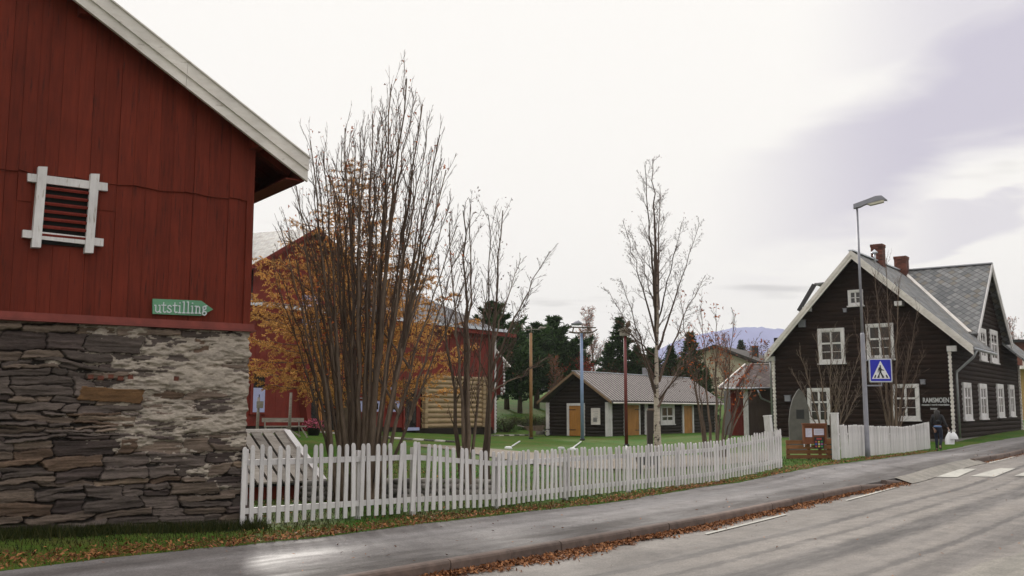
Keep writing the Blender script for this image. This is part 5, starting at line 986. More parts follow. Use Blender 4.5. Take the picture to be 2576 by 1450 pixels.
# ---- golden larch
def larch():
    b = at(874, 1130, 34.); b[2] = gz(b[0], b[1]); top = at(893, 385, 34.); Ht = top[2] - b[2]; root = thing('larch_tree', b, 'broad golden autumn larch in front of the red museum building', 'tree')
    tr = MB(); pts = np.array([b + (top - b) * t + rv(.03) * (0 < t < 1) for t in np.linspace(0, 1, 16)]); pts[0][2] -= .1; tr.tube(pts, np.linspace(.19, .015, 16), 10, .5); tr.build('trunk', M['bark'], root)
    br = MB(); Q = []
    prof = lambda z: np.interp(z, [1.4, 2.0, 3.2, 5, 6.5, 8, 9.4, Ht], [2.6, 4.2, 4.4, 3.9, 2.9, 1.8, 1.0, .15])
    nB = 135
    for k in range(nB):
        z = 1.9 + (Ht - 2.1) * (k / nB) ** .92; az_ = k * 2.399 + rnd.uniform(-.3, .3); p, _ = along(pts, z / Ht); R_ = prof(z) * rnd.uniform(.72, 1.12)
        d = np.array([math.cos(az_), math.sin(az_), 0]); m = 8; q = [p + d * R_ * t + UP * (-.32 * R_ * t * .6 + .42 * R_ * t ** 2.2 * .6) + rv(.03) * t for t in np.linspace(0, 1, m)]; q = np.array(q)
        br.tube(q, np.linspace(.032 * (1.1 - z / Ht), .006, m), 4, rnd.random(), cap=False)
        nbr = int(5 + R_ * 7.5)
        for j in range(nbr):
            t = .12 + .88 * (j + rnd.random()) / nbr; c, dd = along(q, t); s_ = side(dd, math.radians(rnd.uniform(35, 75))); s_[2] = s_[2] * .4 - .12; ln = rnd.uniform(.3, .85) * (1.15 - t * .5) * min(1, R_ / 2.4); w = limb(c, s_, ln, 4, .10, -.02); br.tube(w, np.linspace(.007, .004, 5), 3, .5, cap=False)
            nt_ = int(7 + ln * 30)
            for i in range(nt_):
                a, ad = along(w, rnd.random())
                for _ in range((0 if rnd.random() < .45 else 1) if z > 6.6 else (1 if rnd.random() < .3 else 2)):
                    u_ = nrmz(rv() + ad * .7 - UP * .15); v_ = nrmz(np.cross(u_, rv())); l2 = rnd.uniform(.035, .10); wd = l2 * .2; Q.append([a - v_ * wd, a + v_ * wd, a + u_ * l2 + v_ * wd * .5, a + u_ * l2 - v_ * wd * .5])
    br.build('branches', M['twig'], root); nb_ = MB(); Q = np.array(Q); tt = np.clip(NR.normal(.5, .2, len(Q)) + .25 * (fbm(Q[:, 0, 0] * 1.2 + 50, Q[:, 0, 2] * 1.4, 3) - .5) * 2, 0, 1); nb_.quads(Q, tt); nb_.build('needles', M['golden'], root)
rnd.seed(44); larch()
# ---- background trees
def conifer(name, Hh, R_, kind, mat, seed, label):
    r_ = rnd.seed(seed); root = thing(name, (0, 0, 0), label, 'tree', None); tr = MB(); tr.tube([(0, 0, -.2), (0.05, 0, Hh * .5), (0, 0, Hh)], [.22, .13, .02], 7); tr.build('trunk', M['bark'], root); Q = []; 
    n = 95 if kind == 'pine' else 130
    lowz = .16 if kind == 'pine' else .06
    for k in range(n):
        t = lowz + (1 - lowz) * (k / n) ** .95; z = t * Hh; prof = (min(1, (1 - t) * 1.9 + .08) if kind == 'pine' else (1 - t) ** .85 + .04); L_ = R_ * prof * (rnd.uniform(.4, 1.3) if kind == 'pine' else rnd.uniform(.65, 1.15)); a = k * 2.399 + rnd.random() * .6; d = np.array([math.cos(a), math.sin(a), .42 if kind == 'pine' else -.18]); q = limb((0, 0, z), d, L_, 6, .09, .07 if kind == 'pine' else .03)
        for j in range(int(7 + L_ * 17)):
            t2 = rnd.random() ** .75; c, dd = along(q, t2); c = c + rv(.12 * L_ / R_ * (1.15 - t2)) * np.array([1, 1, .7]) * 1.6
            for _ in range(4):
                u_ = nrmz(rv(.7) + dd * .7 + UP * (.65 if kind == 'pine' else -.1)); v_ = nrmz(np.cross(u_, rv())); l2 = rnd.uniform(.18, .38); wd = .05; Q.append([c - v_ * wd, c + v_ * wd, c + u_ * l2 + v_ * wd * .4, c + u_ * l2 - v_ * wd * .4])
    m = MB(); Q = np.array(Q); m.quads(Q, np.clip(NR.normal(.4, .22, len(Q)), 0, 1)); m.build('needles', M[mat], root); return root
def scrub(name, Hh, R_, mat, seed, label, cat='bush', size=.13, dens=1.):
    rnd.seed(seed); root = thing(name, (0, 0, 0), label, cat); tw = MB(); tips = []
    for k in range(9): q = limb((rnd.uniform(-.2, .2), rnd.uniform(-.2, .2), -.1), (rnd.gauss(0, .45) * R_ / Hh * 1.6, rnd.gauss(0, .45) * R_ / Hh * 1.6, 1), Hh * rnd.uniform(.7, 1.0), 7, .06, .03); tw.tube(q, np.linspace(.05, .01, 8), 4, cap=False); twigs(tw, q, .05, int(13 * dens), .28, 36, 1, tips, .15, .06, .08, .009)
    tw.build('stems', M['twig'], root); lb = MB(); leaves(lb, tips, .95, size, .22, 5, False); lb.build('leaves', M[mat], root); return root
def bare(name, Hh, seed, label):
    rnd.seed(seed); root = thing(name, (0, 0, 0), label, 'tree'); tr = MB(); tw = MB(); tips = []; q = limb((0, 0, -.1), (0, 0, 1), Hh, 10, .03, .05); tr.tube(q, np.linspace(.13, .012, 11), 6, cap=False); twigs(tw, q, .12, 40, .30, 30, 2, tips, .18, .07, .08, .010); tr.build('trunk', M['bare'], root); tw.build('branches', M['bare'], root)
    lb = MB(); leaves(lb, tips, .12, .16, .1, 2); lb.build('leaves', M['rust'], root); return root
protos = {}
def place(kind, px, ytop, Y, label, sxy=1., group=None):
    global protos
    if kind not in protos:
        if kind == 'pine': protos[kind] = [conifer('pine_tree', 8, 3.0, 'pine', 'pineneedle', 51, ''), 8]
        if kind == 'pine2': protos[kind] = [conifer('pine_tree', 8, 2.7, 'pine', 'pineneedle', 57, ''), 8]
        if kind == 'spruce': protos[kind] = [conifer('spruce_tree', 9, 2.3, 'spruce', 'pineneedle', 52, ''), 9]
        if kind == 'bronze': protos[kind] = [scrub('shrub', 4, 2.2, 'bronze', 53, ''), 4]
        if kind == 'redbush': protos[kind] = [scrub('shrub', 4, 1.9, 'redbush', 54, ''), 4]
        if kind == 'bush': protos[kind] = [scrub('shrub', 1.6, 1.2, 'bush', 55, '', size=.09), 1.6]
        if kind == 'bare': protos[kind] = [bare('birch_tree', 9, 56, ''), 9]
        o = protos[kind][0]
    else: o = copy_tree(protos[kind][0])
    yb = None
    if Y < 0: p = ga(px, -Y); Y = p[1]
    else: p = at(px, 1000, Y)
    z = gz(p[0], p[1]); tz = at(px, ytop, Y)[2]; s = max((tz - z) / protos[kind][1], .1); o.location = (p[0], p[1], z); k_ = {'pine': 1.35, 'pine2': 1.45, 'spruce': 1.2}.get(kind, 1); o.scale = (s * sxy * k_, s * sxy * k_, s); o.rotation_euler = (0, 0, rnd.uniform(0, 6.28)); o['label'] = label
    o['category'] = 'tree' if kind in ('pine', 'pine2', 'spruce', 'bare') else 'bush'; o['group'] = group or {'pine': 'pines behind the lawn', 'pine2': 'pines behind the lawn', 'spruce': 'spruces behind the shed', 'bare': 'bare birches behind the shed'}.get(kind, 'shrubs on the slope')
for a in (('pine', 1240, 768, 70, 'dark pine rising just past the end of the museum roof'), ('pine2', 1275, 842, -1030, 'lower pine right beside the museum eave'), ('pine', 1308, 852, -1040, 'dark pine left of the ochre post, its lower trunk bare'),
  ('pine2', 1350, 818, -1028, 'pine directly behind the top of the ochre post'), ('pine', 1392, 802, -1022, 'tallest pine between the ochre and the blue posts'), ('pine2', 1428, 862, -1018, 'round pine left of the blue post'), ('pine', 1450, 900, -1012, 'lowest pine of the clump, beside the blue post'),
  ('spruce', 1562, 798, 76, 'tall dark spruce behind the ridge of the log shed'), ('spruce', 1532, 862, 76, 'spruce at the left foot of the tallest spruce'), ('spruce', 1603, 868, 76, 'spruce between the red post and the birch'), ('pine', 1640, 880, 78, 'pine hidden partly by the birch trunk', .9), ('spruce', 1690, 870, 78, 'spruce just right of the birch trunk'),
  ('spruce', 1740, 836, 78, 'dark spruce in front of the blue mountain'), ('spruce', 1778, 925, 72, 'dark narrow spruce beside the pale hall', .8), ('spruce', 1868, 856, 135, 'small far spruce above the pale hall roof'), ('pine2', 1715, 905, 88, 'low pine under the mountain'),
  ('bare', 1497, 787, 88, 'bare twiggy birch right of the blue post'), ('bare', 1474, 838, 92, 'lower bare birch directly behind the blue post'), ('bare', 1395, 905, 70, 'bare young birch in front of the pines'), ('bare', 1830, 850, 84, 'bare tree in front of the pale hall'),
  ('redbush', 1492, 893, 78, 'rusty red shrub between the pines and the spruce', 1.15), ('bronze', 1535, 915, 76, 'brown leafless thicket behind the shed ridge', 1.5), ('bronze', 1630, 905, 80, 'brown thicket behind the birch trunk', 1.6), ('bronze', 1680, 885, 84, 'bronze thicket right of the birch', 1.3), ('bronze', 1735, 895, 82, 'bronze thicket at the foot of the mountain', 1.3),
  ('bronze', 1900, 862, 128, 'orange brown thicket on the skyline beside the house roof', 2.), ('bronze', 1935, 868, 128, 'brown thicket touching the house roof line', 2.), ('bronze', 1690, 940, 76, 'brown thicket above the right end of the shed roof', 1.3), ('bush', 1273, 1042, 62, 'round dark bush at the end of the museum building', 1.6), ('bush', 1322, 1045, 64, 'spreading dark bush left of the shed', 1.8), ('bush', 1356, 1040, 64, 'dark bush touching the shed gable', 1.5),
  ('spruce', 1250, 905, 100, 'dense dark spruce behind the pines at the museum corner', 1.4), ('spruce', 1330, 905, 104, 'dense dark spruce deep behind the ochre post', 1.5), ('spruce', 1405, 915, 104, 'dense dark spruce deep between the two posts', 1.5), ('spruce', 1460, 930, 104, 'dense low spruce deep behind the blue post', 1.4), ('spruce', 1630, 925, 106, 'dense low spruce deep behind the birch', 1.5), ('bare', 2556, 812, 95, 'bare treetop above the yellow house at the right edge')): place(*a[:5], *(a[5:]))
# ------------------------------------------------------------ street lamp and crossing sign
lp = ga(2183, 1151); LY = lp[1]; lz = gz(lp[0], lp[1]); tp = at(2183, 520, LY)[2]; mid_ = at(2183, 838, LY)[2]
lamp = thing('street_lamp', (lp[0], lp[1], lz), 'tall grey street lamp on the pavement edge in front of the log house', 'lamp post')
B_ = np.array([lp[0], lp[1], 0.])
mb = MB(); mb.tube([B_ + UP * (lz - .1), B_ + UP * (lz + .3), B_ + UP * (mid_ - .05), B_ + UP * mid_], [.08, .072, .062, .048], 16); mb.build('lower_pole', M['lampgrey'], lamp)
mb = MB(); mb.tube([B_ + UP * (mid_ - .01), B_ + UP * tp], [.042, .034], 12); mb.build('upper_pole', M['lampgrey'], lamp)
hd = np.array([.93, -.36, 0]); LFm = Fr(B_ + UP * tp, hd)
mb = MB(); prof_ = [(-.1, -.06), (-.1, .06), (.22, .16), (.55, .27), (.72, .27), (.88, .12), (.72, .14), (.25, .04), (.1, -.03)]; mb.prism(LFm, prof_, -.11, .11, .5); mb.build('lamp_head', M['lampgrey'], lamp)
mb = MB(); mb.prism(LFm, [(.3, .045), (.4, -.0), (.78, .07), (.8, .145), (.72, .135)], -.095, .095); mb.build('lamp_glass', plain('lamp_lens', (.55, .52, .42), .25), lamp)
sY = LY - .12; SGN = Fr(at(2216, 962, sY) * [1, 1, 0], (1, -.10, 0), (-.10, -1, 0)); c_ = [SGN.px(*p, c=.0) for p in ((2186, 905), (2240, 903), (2245, 959), (2190, 962))]
cs = thing('crossing_sign', SGN.p(*SGN.px(2216, 933)), 'blue square pedestrian crossing sign with a white triangle fixed to the lamp post', 'sign')
L_ = (c_[0][0] + c_[3][0]) / 2; R__ = (c_[1][0] + c_[2][0]) / 2; T_ = (c_[0][1] + c_[1][1]) / 2; Bt = (c_[2][1] + c_[3][1]) / 2; SW_ = R__ - L_; SH_ = T_ - Bt
sp2 = lambda u, v: (L_ + SW_ * u, Bt + SH_ * v)
def rrect(m_, r_): return [(m_ + r_ - r_ * math.cos(a) if 0 else (1 - m_ - r_ + r_ * math.cos(a)) if q in (0, 3) else (m_ + r_ + r_ * math.cos(a)), (1 - m_ - r_ + r_ * math.sin(a)) if q in (0, 1) else (m_ + r_ + r_ * math.sin(a))) for q in range(4) for a in np.linspace(q * math.pi / 2, (q + 1) * math.pi / 2, 4)]
for k, (m0, rr2, mt, c0, c1, nm) in enumerate(((-.035, .06, 'metal', -.03, .008, 'sign_case'), (.0, .05, 'white2', .008, .012, 'sign_border'), (.022, .04, None, .012, .015, 'sign_face'))):
    mb = MB(); mb.prism(SGN, [sp2(*p) for p in rrect(m0, rr2)], c0, c1); mb.build(nm, M[mt] if mt else plain('sign_blue', (.006, .012, .40), .35), cs)
mb = MB(); mb.prism(SGN, [sp2(*p) for p in ((.08, .125), (.92, .125), (.5, .93))], .015, .018); mb.build('triangle', M['white2'], cs)
mb = MB(); bl = [((.17, .165), (.25, .165), (.285, .30), (.23, .30)), ((.35, .165), (.43, .165), (.44, .30), (.375, .30)), ((.545, .165), (.63, .165), (.60, .30), (.535, .30)), ((.75, .165), (.84, .165), (.775, .30), (.71, .30))]
for i, q in enumerate(bl): mb.prism(SGN, [sp2(*p) for p in q], .018, .021)
fig = [[(.485 + .035 * math.cos(a), .69 + .042 * math.sin(a)) for a in np.linspace(0, 6.28, 11)[:-1]], [(.42, .64), (.51, .65), (.545, .56), (.52, .42), (.44, .42), (.42, .5)], [(.42, .64), (.44, .58), (.40, .50), (.385, .40), (.355, .41), (.37, .52)], [(.51, .63), (.55, .55), (.66, .51), (.65, .485), (.53, .50), (.50, .55)],
       [(.44, .43), (.50, .43), (.44, .30), (.37, .17), (.31, .17), (.40, .32)], [(.47, .43), (.52, .43), (.57, .32), (.65, .20), (.64, .165), (.57, .165), (.50, .30)]]
for i, q in enumerate(fig): mb.prism(SGN, [sp2(*p) for p in q], .018, .0222 + .0004 * i)
mb.build('walking_figure', M['black'], cs)
mb = MB(); za = SGN.px(2216, 905)[1]; 
for yy in (.96, -.17): mb.box(SGN, L_ - .16, L_ + .55 * SW_, Bt + SH_ * yy - .02, Bt + SH_ * yy + .02, -.09, -.04)
mb.build('bracket', M['lampgrey'], cs)
mb = MB(); mb.box(SGN, L_ + .50 * SW_, L_ + .56 * SW_, Bt - .2 * SH_, Bt + .3 * SH_, -.04, -.031); mb.build('mount', M['lampgrey'], cs)
# ------------------------------------------------------------ painted posts on the lawn
def pole(px, y0, y1, Y, r, mat, label):
    b = at(px, y1, Y); z = gz(b[0], b[1]); t = at(px, y0, Y)[2]; o = thing('painted_post', (b[0], b[1], z), label, 'post', 'painted posts on the lawn'); mb = MB(); mb.tube([(b[0], b[1], z - .1), (b[0], b[1], t)], [r * 1.08, r * .85], 12); mb.build('post', mat, o); m2 = MB(); m2.tube([(b[0], b[1], z - .02), (b[0], b[1], z + .08)], [r * 1.6, r * 1.5], 12); m2.build('footing', M['black'], o); return o, np.array([b[0], b[1], t])
pole(1336, 838, 1105, 52, .085, plain('ochre_paint', (.26, .135, .05), .6), 'ochre painted post topped with small figures on the lawn left of the shed'); po, yt = protos, at(1336, 838, 52)
mb = MB()
o1 = [o for o in bpy.data.objects if o.get('label', '').startswith('ochre painted')][0]
mb.tube([yt, yt + np.array([.02, 0, .35])], .025, 5); mb.tube([yt + np.array([-.45, 0, .12]), yt + np.array([.0, 0, .2]), yt + np.array([.5, 0, .16])], .02, 5); mb.tube([yt + np.array([.36, 0, .2]), yt + np.array([.5, 0, .28]), yt + np.array([.66, 0, .25]), yt + np.array([.82, 0, .32])], [.02, .07, .06, .01], 6); mb.tube([yt + np.array([-.42, 0, .14]), yt + np.array([-.47, 0, .34]), yt + np.array([-.45, 0, .5])], [.05, .05, .02], 6); mb.build('figure', M['greywood'], o1)
_, bt = pole(1465, 838, 1108, 49.7, .085, plain('pale_blue_paint', (.22, .30, .48), .55), 'pale blue painted post carrying a wooden sledge in front of the shed gable')
sd = thing('sledge', bt, 'small brown wooden sledge mounted on the top of the pale blue post', 'sledge')
for s_ in (-.17, .17):
    mb = MB(); q = [bt + np.array([x, s_, z]) for x, z in ((-.62, .05), (-.3, .0), (.3, .0), (.6, .05), (.78, .17))]; mb.tube(q, .028, 6); mb.build('runner', M['bark'], sd)
mb = MB(); mb.beam(bt + np.array([-.6, 0, .29]), bt + np.array([.72, 0, .26]), .42, .03); mb.build('seat', M['bark'], sd)
for x in (-.42, .35):
    for s_ in (-.15, .15): mb = MB(); mb.beam(bt + np.array([x - .03, s_, .02]), bt + np.array([x + .03, s_, .28]), .05, .05); mb.build('strut', M['bark'], sd)
_, rt = pole(1576, 845, 1122, 44.5, .075, plain('dark_red_paint', (.13, .016, .014), .55), 'dark red painted post with a nesting box on top, left of the birch')
bx = thing('nesting_box', rt, 'small grey wooden nesting box on top of the dark red post', 'nest box'); F = Fr(rt, (1, 0, 0)); mb = MB(); mb.box(F, -.22, .22, .0, .24, -.15, .15); mb.build('box', M['greywood'], bx); mb = MB(); mb.prism(F, [(-.3, .22), (.3, .22), (.25, .28), (0, .40), (-.25, .28)], -.2, .2); mb.build('roof', M['greywood'], bx)
mb = MB(); mb.tube([rt + np.array([.1, 0, .38]), rt + np.array([.14, 0, .48]), rt + np.array([.18, 0, .58]), rt + np.array([.2, 0, .68])], [.05, .12, .09, .03], 8); mb.build('carved_bird', M['bark'], bx)
# far lamp behind
fl = at(1450, 816, 96); f0 = gz(fl[0], fl[1]); lf_ = thing('street_lamp', (fl[0] + .6, fl[1], f0), 'small distant street lamp head above the blue post', 'lamp post'); mb = MB(); mb.tube([(fl[0] + .6, fl[1], f0), (fl[0] + .6, fl[1], fl[2])], .07, 8); mb.build('pole', M['metal'], lf_); mb = MB(); mb.tube([(fl[0] + .6, fl[1], fl[2]), (fl[0] + .2, fl[1], fl[2] + .12), (fl[0] - .5, fl[1], fl[2])], [.08, .26, .12], 8); mb.build('lamp_head', M['lampgrey'], lf_)
# ------------------------------------------------------------ water pump and trough beside the birch
pp = at(1636, 1165, 26.5); z = gz(pp[0], pp[1]); pm = thing('water_pump', (pp[0], pp[1], z), 'dark iron post pump with a bent spout beside the birch trunk', 'pump'); zt_ = at(1636, 1033, 26.5)[2]
mb = MB(); F = Fr((pp[0], pp[1], 0), (1, 0, 0)); mb.box(F, -.075, .075, z - .1, zt_, -.075, .075); mb.build('post', plain('dark_brown', (.035, .025, .022), .6), pm); mb = MB(); mb.tube([F.p(-.05, zt_ + .0, 0), F.p(.2, zt_ + .01, 0), F.p(.24, zt_ - .07, 0)], .045, 7); mb.build('spout', M['bark'], pm)
tr_ = at(1630, 1170, 24.6); z = gz(tr_[0], tr_[1]); tg = thing('trough', (tr_[0], tr_[1], z), 'black trough on legs with a snowy white rim behind the fence, below the pump', 'trough'); F = Fr((tr_[0], tr_[1], z), (1, 0, 0)); mb = MB(); mb.prism(F, [(-.3, .45), (.3, .45), (.24, .22), (-.24, .22)], -.2, .2); mb.build('basin', M['black'], tg); mb = MB(); mb.box(F, -.31, .31, .452, .475, -.21, .21); mb.build('rim', M['white2'], tg)
for x in (-.2, .2): mb = MB(); mb.box(F, x - .03, x + .03, -.02, .24, -.1, .1); mb.build('leg', M['black'], tg)
# ------------------------------------------------------------ memorial stone, plank gate, notice board, bin
ms = at(2012, 1125, 36.5); z = gz(ms[0], ms[1]); F = Fr((ms[0], ms[1], 0), (.98, -.2, 0), (-.2, -.98, 0)); ml = thing('memorial_stone', (ms[0], ms[1], z), 'tall pointed grey memorial slab with a small dark plaque in front of the log house', 'stone')
pt = [F.px(*p) for p in ((1986, 1112), (1984, 1060), (1987, 1030), (1994, 1003), (2004, 985), (2010, 978), (2018, 986), (2027, 1002), (2034, 1030), (2037, 1065), (2037, 1112))]; mb = MB(); mb.prism(F, [(pt[0][0], z - .1)] + pt + [(pt[-1][0], z - .1)], -.1, .1); mb.build('slab', M['slab'], ml)
a, b = F.px(2003, 1054), F.px(2022, 1031); mb = MB(); mb.box(F, min(a[0], b[0]), max(a[0], b[0]), a[1], b[1], .1, .115); mb.build('plaque', M['black'], ml)
ms0 = MB(); 
gp0 = at(1978, 1165, 28.5); gp1 = at(2092, 1160, 28.5); z = (gz(*gp0[:2]) + gz(*gp1[:2])) / 2; F = Fr((gp0[0], gp0[1], 0), (gp1 - gp0) * [1, 1, 0]); pg = thing('plank_gate', (gp0[0], gp0[1], z), 'brown slatted gate of wide horizontal planks between the two white gate posts', 'gate'); ln = np.hypot(*(gp1 - gp0)[:2])
zt2 = F.px(2030, 1106)[1]; zb2 = F.px(2030, 1168)[1]
for k in range(5):
    z0 = zb2 + (zt2 - zb2) * k / 5; mb = MB(); mb.box(F, .0, ln, z0 + .015, z0 + (zt2 - zb2) / 5 - .02, 0, .035, rnd.random()); mb.build('plank', M['brown'], pg)
for x in (.02, ln * .47, ln * .72, ln - .12): mb = MB(); mb.box(F, x, x + .09, zb2, zt2 - .02, -.04, -.002, .3); mb.build('batten', M['brown'], pg)
a0, z1 = F.px(2019, 1068, c=.12); a1, z0 = F.px(2080, 1130, c=.12); nbd = thing('notice_board', F.p((a0 + a1) / 2, z0, .1), 'brown framed notice board with papers and a small dark poster on the plank gate', 'notice board')
z0 = F.px(2040, 1118, c=.12)[1]
mb = MB(); mb.box(F, a0 + .04, a1 - .04, z0 + .03, z1 - .03, .06, .1); mb.build('back_panel', M['board'], nbd)
mb = MB(); mb.box(F, a0, a0 + .045, z0, z1, .05, .15); mb.box(F, a1 - .045, a1, z0, z1, .05, .15); mb.box(F, a0 + .045, a1 - .045, z1 - .045, z1, .05, .15); mb.box(F, a0 + .045, a1 - .045, z0, z0 + .045, .05, .15); mb.box(F, a0 - .02, a1 + .02, z1, z1 + .03, .04, .18); mb.build('frame', M['board'], nbd)
def sheetpx(c0, c1, mat, nm, c=.102, par=None): x0, y1 = F.px(*c0, c=c); x1, y0 = F.px(*c1, c=c); mb = MB(); mb.box(F, x0, x1, y0, y1, c, c + .004); return mb.build(nm, mat, par or nbd), x0, x1, y0, y1
for c0, c1 in (((2026, 1078), (2043, 1100)), ((2047, 1079), (2073, 1095))):
    o, x0, x1, y0, y1 = sheetpx(c0, c1, M['paper'], 'paper'); mb = MB()
    for k in range(6): zz3 = y1 - .04 - k * (y1 - y0 - .06) / 6; mb.box(F, x0 + .03, x1 - .03 - .04 * (k % 3), zz3 - .006, zz3, .1065, .108)
    mb.build('printed_text', M['metal'], o)
o, x0, x1, y0, y1 = sheetpx((2048, 1100), (2073, 1129), M['black'], 'poster', .156)
pc = [(.4, .05, .05), (.5, .4, .05), (.05, .25, .08), (.05, .1, .4), (.5, .45, .4), (.35, .1, .3)]
for k in range(9): mb = MB(); u, v = .08 + (k % 3) * .3, .12 + (k // 3) * .2; mb.box(F, x0 + (x1 - x0) * u, x0 + (x1 - x0) * (u + .2), y0 + (y1 - y0) * v, y0 + (y1 - y0) * (v + .14), .1605, .163); mb.build('poster_patch', M.setdefault('pc%d' % (k % 6), plain('poster_colour_%d' % (k % 6), pc[k % 6], .5)), o)
mb = MB(); mb.box(F, x0 + (x1 - x0) * .25, x0 + (x1 - x0) * .78, y0 + (y1 - y0) * .78, y0 + (y1 - y0) * .92, .1605, .163); mb.build('poster_heading', M['pc0'], o)
for x in (2022, 2038): a, zz4 = F.px(x, 1119, c=.12); mb = MB(); mb.box(F, a - .012, a + .012, zz4 - .06, zz4 + .02, .155, .165); mb.build('clip', M['white2'], nbd)
F = Fr(at(2086, 1160, 28.9) * [1, 1, 0], (1, -.1, 0)); z = gz(*F.o[:2]); bn = thing('litter_bin', F.p(0, z), 'dark green bin tucked between the plank gate and the tall white post', 'bin'); a0, z1 = F.px(2078, 1108); a1, _q = F.px(2095, 1108); mb = MB(); mb.prism(F, [(a0 + .02, z1 - .62), (a1 - .02, z1 - .62), (a1, z1), (a0, z1)], -.15, .1); mb.build('body', plain('bin_green', (.015, .05, .04), .5), bn); mb = MB(); mb.box(F, a0 - .02, a1 + .02, z1, z1 + .04, -.17, .12); mb.build('lid', M['brown'], bn); mb = MB(); mb.box(F, a1 - .06, a1 - .02, z - .1, z1 - .5, -.14, -.1); mb.build('stand', M['metal'], bn)
# ------------------------------------------------------------ bench, posts, flower pots, planter beds by the museum
F = Fr(at(655, 1088, 40.5) * [1, 1, 0], (1, .12, 0), (.12, -1, 0)); z = gz(*F.o[:2]); bc = thing('bench', F.p(.8, z), 'grey weathered wooden bench with crossed legs in front of the red museum wall', 'bench')
zs_ = F.px(700, 1073)[1]; zb_ = F.px(700, 1052)[1]; W_ = F.px(762, 1073)[0]
mb = MB(); mb.box(F, 0, W_, zb_ - .17, zb_, -.38, -.34, .8); mb.build('backrest', M['greywood'], bc); mb = MB(); mb.box(F, .15, W_ + .12, zs_ - .03, zs_ + .02, -.3, .1, .6); mb.build('seat', M['greywood'], bc)
for x0, x1, c in ((.2, .3, .05), (W_ - .1, W_ + .2, .05), (.12, .14, -.36), (W_ - .2, W_ - .18, -.36), (W_ * .55, W_ * .55, -.36)): mb = MB(); mb.beam(F.p(x0, zs_ if c > 0 else zb_ - .1, c), F.p(x1, z - .05, c), .07, .05, .5); mb.build('leg', M['greywood'], bc)
for x0, x1 in ((W_ * .5, .55), (W_ * .6, W_ * .95)): mb = MB(); mb.beam(F.p(x0, zs_ - .05, -.1), F.p(x1, z, .1), .06, .05, .6); mb.build('brace', M['greywood'], bc)
for px, y0, box, lab in ((646, 1000, 1, 'thin grey post carrying a small square box near the bench'), (727, 988, 0, 'thin grey wooden post in front of the bench')):
    p = at(px, 1100, 37.5); z = gz(*p[:2]); Fp = Fr((p[0], p[1], 0), (1, 0, 0)); t = thing('post', (p[0], p[1], z), lab, 'post'); mb = MB(); mb.tube([(p[0], p[1], z - .1), (p[0] + .03, p[1], at(px, y0, 37.5)[2])], [.065, .05], 8); mb.build('shaft', M['greywood'], t)
    if box: a0, z1 = Fp.px(650, 1010, c=.1); a1, z0 = Fp.px(665, 1027, c=.1); mb = MB(); mb.box(Fp, a0 - .04, a1 - .05, z0, z1, .05, .2); mb.build('box', M['greywood'], t)
def potplant(px, py, Y, r, label):
    p = at(px, py, Y); z = gz(*p[:2]); t = thing('flower_pot', (p[0], p[1], z), label, 'potted plant', 'flower pots at the museum entrance'); mb = MB(); mb.tube([(p[0], p[1], z), (p[0], p[1], z + .32), (p[0], p[1], z + .33)], [r * .55, r * .75, r * .8], 12); mb.build('pot', M['black'], t)
    Q = []
    for k in range(420): c = np.array([p[0], p[1], z + .46]) + nrmz(rv()) * rnd.uniform(.5, 1) * np.array([r * 1.3, r * 1.1, r * .7]); u_, v_ = nrmz(rv()) * .03, nrmz(rv()) * .03; Q.append([c - u_, c - v_, c + u_, c + v_])
    mb = MB(); mb.quads(Q, NR.random(len(Q))); mb.build('flowers', M['pink'], t)['kind'] = 'stuff'
    Q = []
    for k in range(160): c = np.array([p[0], p[1], z + .40]) + nrmz(rv()) * rnd.uniform(.2, .9) * np.array([r * 1.1, r, r * .6]); u_, v_ = nrmz(rv()) * .04, nrmz(rv()) * .03; Q.append([c - u_, c - v_, c + u_, c + v_])
    mb = MB(); mb.quads(Q, NR.random(len(Q))); mb.build('foliage', M['bush'], t)
potplant(789, 1085, 43.5, .42, 'round pot of pink flowers left of the pine framed entrance door'); potplant(890, 1085, 45, .3, 'smaller pot of dark pink flowers half hidden behind the rowan stems')
# edging slabs on the lawn by the building
rnd.seed(77)
tst = thing('stone_edging', ga(1000, 1112), 'line of pale flat stones laid in the grass along the museum front', 'edging')
for x0, x1, y0, y1 in ((800, 905, 1088, 1098), (905, 990, 1098, 1104), (960, 1150, 1103, 1114), (1235, 1330, 1098, 1096)):
    n = 7
    for k in range(n):
        p = ga(x0 + (x1 - x0) * k / n, y0 + (y1 - y0) * k / n); q = ga(x0 + (x1 - x0) * (k + .85) / n, y0 + (y1 - y0) * (k + .85) / n); mb = MB(); p = onG(p, .04); q = onG(q, .04); mb.beam(p, q, .38, .06, rnd.random()); mb.build('slab', M['rake'] if k % 2 else M['stone'], tst)
def lump(c, sx_, sy, sz, seed, mat, name='stone', parent=None):
    r_ = np.random.default_rng(seed); nn, mm = 9, 7; V = np.zeros((mm, nn + 1, 3))
    for i in range(mm):
        ph = -math.pi / 2 + math.pi * i / (mm - 1)
        for j in range(nn + 1):
            th = 2 * math.pi * (j % nn) / nn; k = 1 + .22 * math.sin(3 * th + seed) * math.cos(ph) + .12 * math.cos(5 * th + 2 * ph + seed * 2); cx = math.copysign(abs(math.cos(ph)) ** .6, math.cos(ph)); V[i, j] = (c[0] + sx_ * k * cx * math.cos(th), c[1] + sy * k * cx * math.sin(th), c[2] + sz * math.copysign(abs(math.sin(ph)) ** .7, math.sin(ph)))
    if isinstance(parent, MB): parent.grid(V, r_.random()); return
    mb = MB(); mb.grid(V, r_.random()); return mb.build(name, mat, parent)
